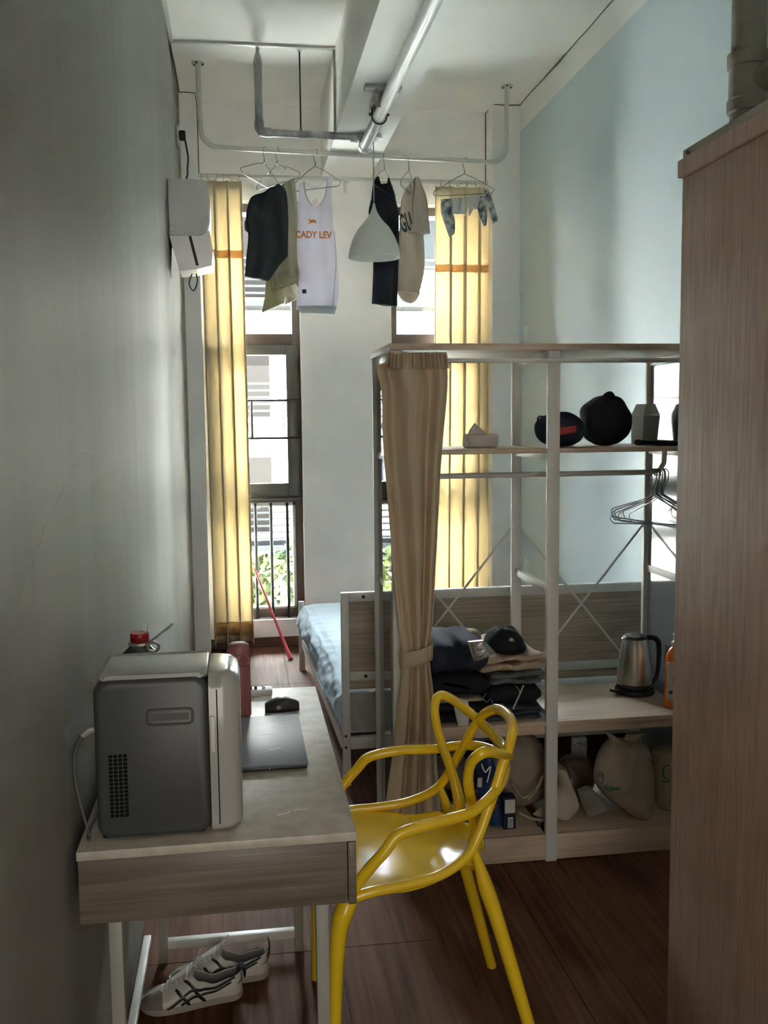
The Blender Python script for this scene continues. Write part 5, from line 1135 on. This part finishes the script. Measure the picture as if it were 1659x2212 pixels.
MB().pillow(P([(1190, 1650), (1205, 1700), (1150, 1760)], 3.14), P([(1222, 1660), (1250, 1735), (1240, 1760)], 3.12), 0.07, 16, 14, crease=0.02, lo=Z3).build('front_pocket', 'sack', bp_)
b = MB(); b.tube(P([(1105, 1690), (1130, 1722), (1160, 1700), (1172, 1675)], 3.12), 0.012, 8, 0.35, smooth=20)
b.tube(P([(1120, 1755), (1150, 1768), (1180, 1770), (1200, 1760)], 3.09), 0.012, 8, 0.35, smooth=16); b.build('strap', 'sack', bp_)
b = MB(); q = at(1172, 1764, 3.09); b.box(q.x - 0.02, q.x + 0.018, q.y - 0.012, q.y + 0.0, Z3 + 0.004, Z3 + 0.022, 0.002); b.build('buckle', 'black', bp_)
MB().tube(P([(1140, 1728), (1160, 1705)], 3.10), 0.006, 8, 0.4).build('webbing_tab', 'cord', bp_)
o = thing('blue_packet', 'blue printed plastic packet behind the chair back', 'packet', (0.83, 3.15, Z3))
MB().pillow(P([(1030, 1630), (1030, 1700), (1050, 1778)], 3.13), P([(1065, 1635), (1080, 1700), (1086, 1778)], 3.11), 0.05, 20, 14, crease=0.012, lo=Z3).build('pouch', 'bluebag', o)
b = MB(); q = at(1068, 1740, 3.07); b.tube([q + V((0.006 * cos(a), 0, 0.008 * sin(a))) for a in [2 * pi * k / 10 for k in range(10)]], 0.003, 5, closed=True); b.build('red_print', 'redprint', o)
b = MB(); b.tube(P([(1040, 1650), (1048, 1668), (1060, 1655), (1052, 1690)], 3.075), 0.0028, 5, smooth=12); b.tube(P([(1066, 1715), (1074, 1722), (1080, 1706)], 3.07), 0.0018, 5); b.build('white_print', 'film', o)
MB().tube(P([(1037, 1680), (1036, 1700)], 3.072), 0.008, 10, 0.4).build('picture_print', 'paper', o)
o = thing('small_box', 'small navy box with white and barcode labels beside the backpack', 'box', (0.89, 3.09, Z3))
MB().box(0.862, 0.905, 3.085, 3.13, Z3, 0.205, 0.001).build('box', 'navy', o)
MB().box(0.866, 0.902, 3.0835, 3.0845, 0.150, 0.198).build('top_label', 'paper', o, smooth=False)
MB().box(0.877, 0.895, 3.0835, 3.0845, 0.098, 0.135).build('barcode_label', 'paper', o, smooth=False)
b = MB()
for k in range(7): b.box(0.879 + 0.0, 0.893, 3.083, 3.0834, 0.101 + k * 0.0045, 0.1025 + k * 0.0045 + 0.0006 * (k % 2))
b.build('barcode', 'black', o, smooth=False)
o = thing('grey_bag', 'crumpled grey translucent bag behind the near curtain edge', 'bag', (0.68, 3.2, Z3))
blob(MB(), 0.70, 3.22, Z3 + 0.11, 0.085, 0.08, 0.12, 13.0, amp=0.02).build('bag', 'greybag', o)
o = thing('dark_box', 'dark box with a white printed strip under the grey bag', 'box', (0.70, 3.2, Z3))
MB().box(0.61, 0.79, 3.10, 3.34, Z3, Z3 + 0.108, 0.003).build('box', 'black', o)
MB().box(0.66, 0.75, 3.0985, 3.0995, Z3 + 0.080, Z3 + 0.097).build('white_strip', 'paper', o, smooth=False)
MB().box(0.63, 0.76, 3.0985, 3.0995, Z3 + 0.01, Z3 + 0.062).build('green_panel', 'dgreen', o, smooth=False)
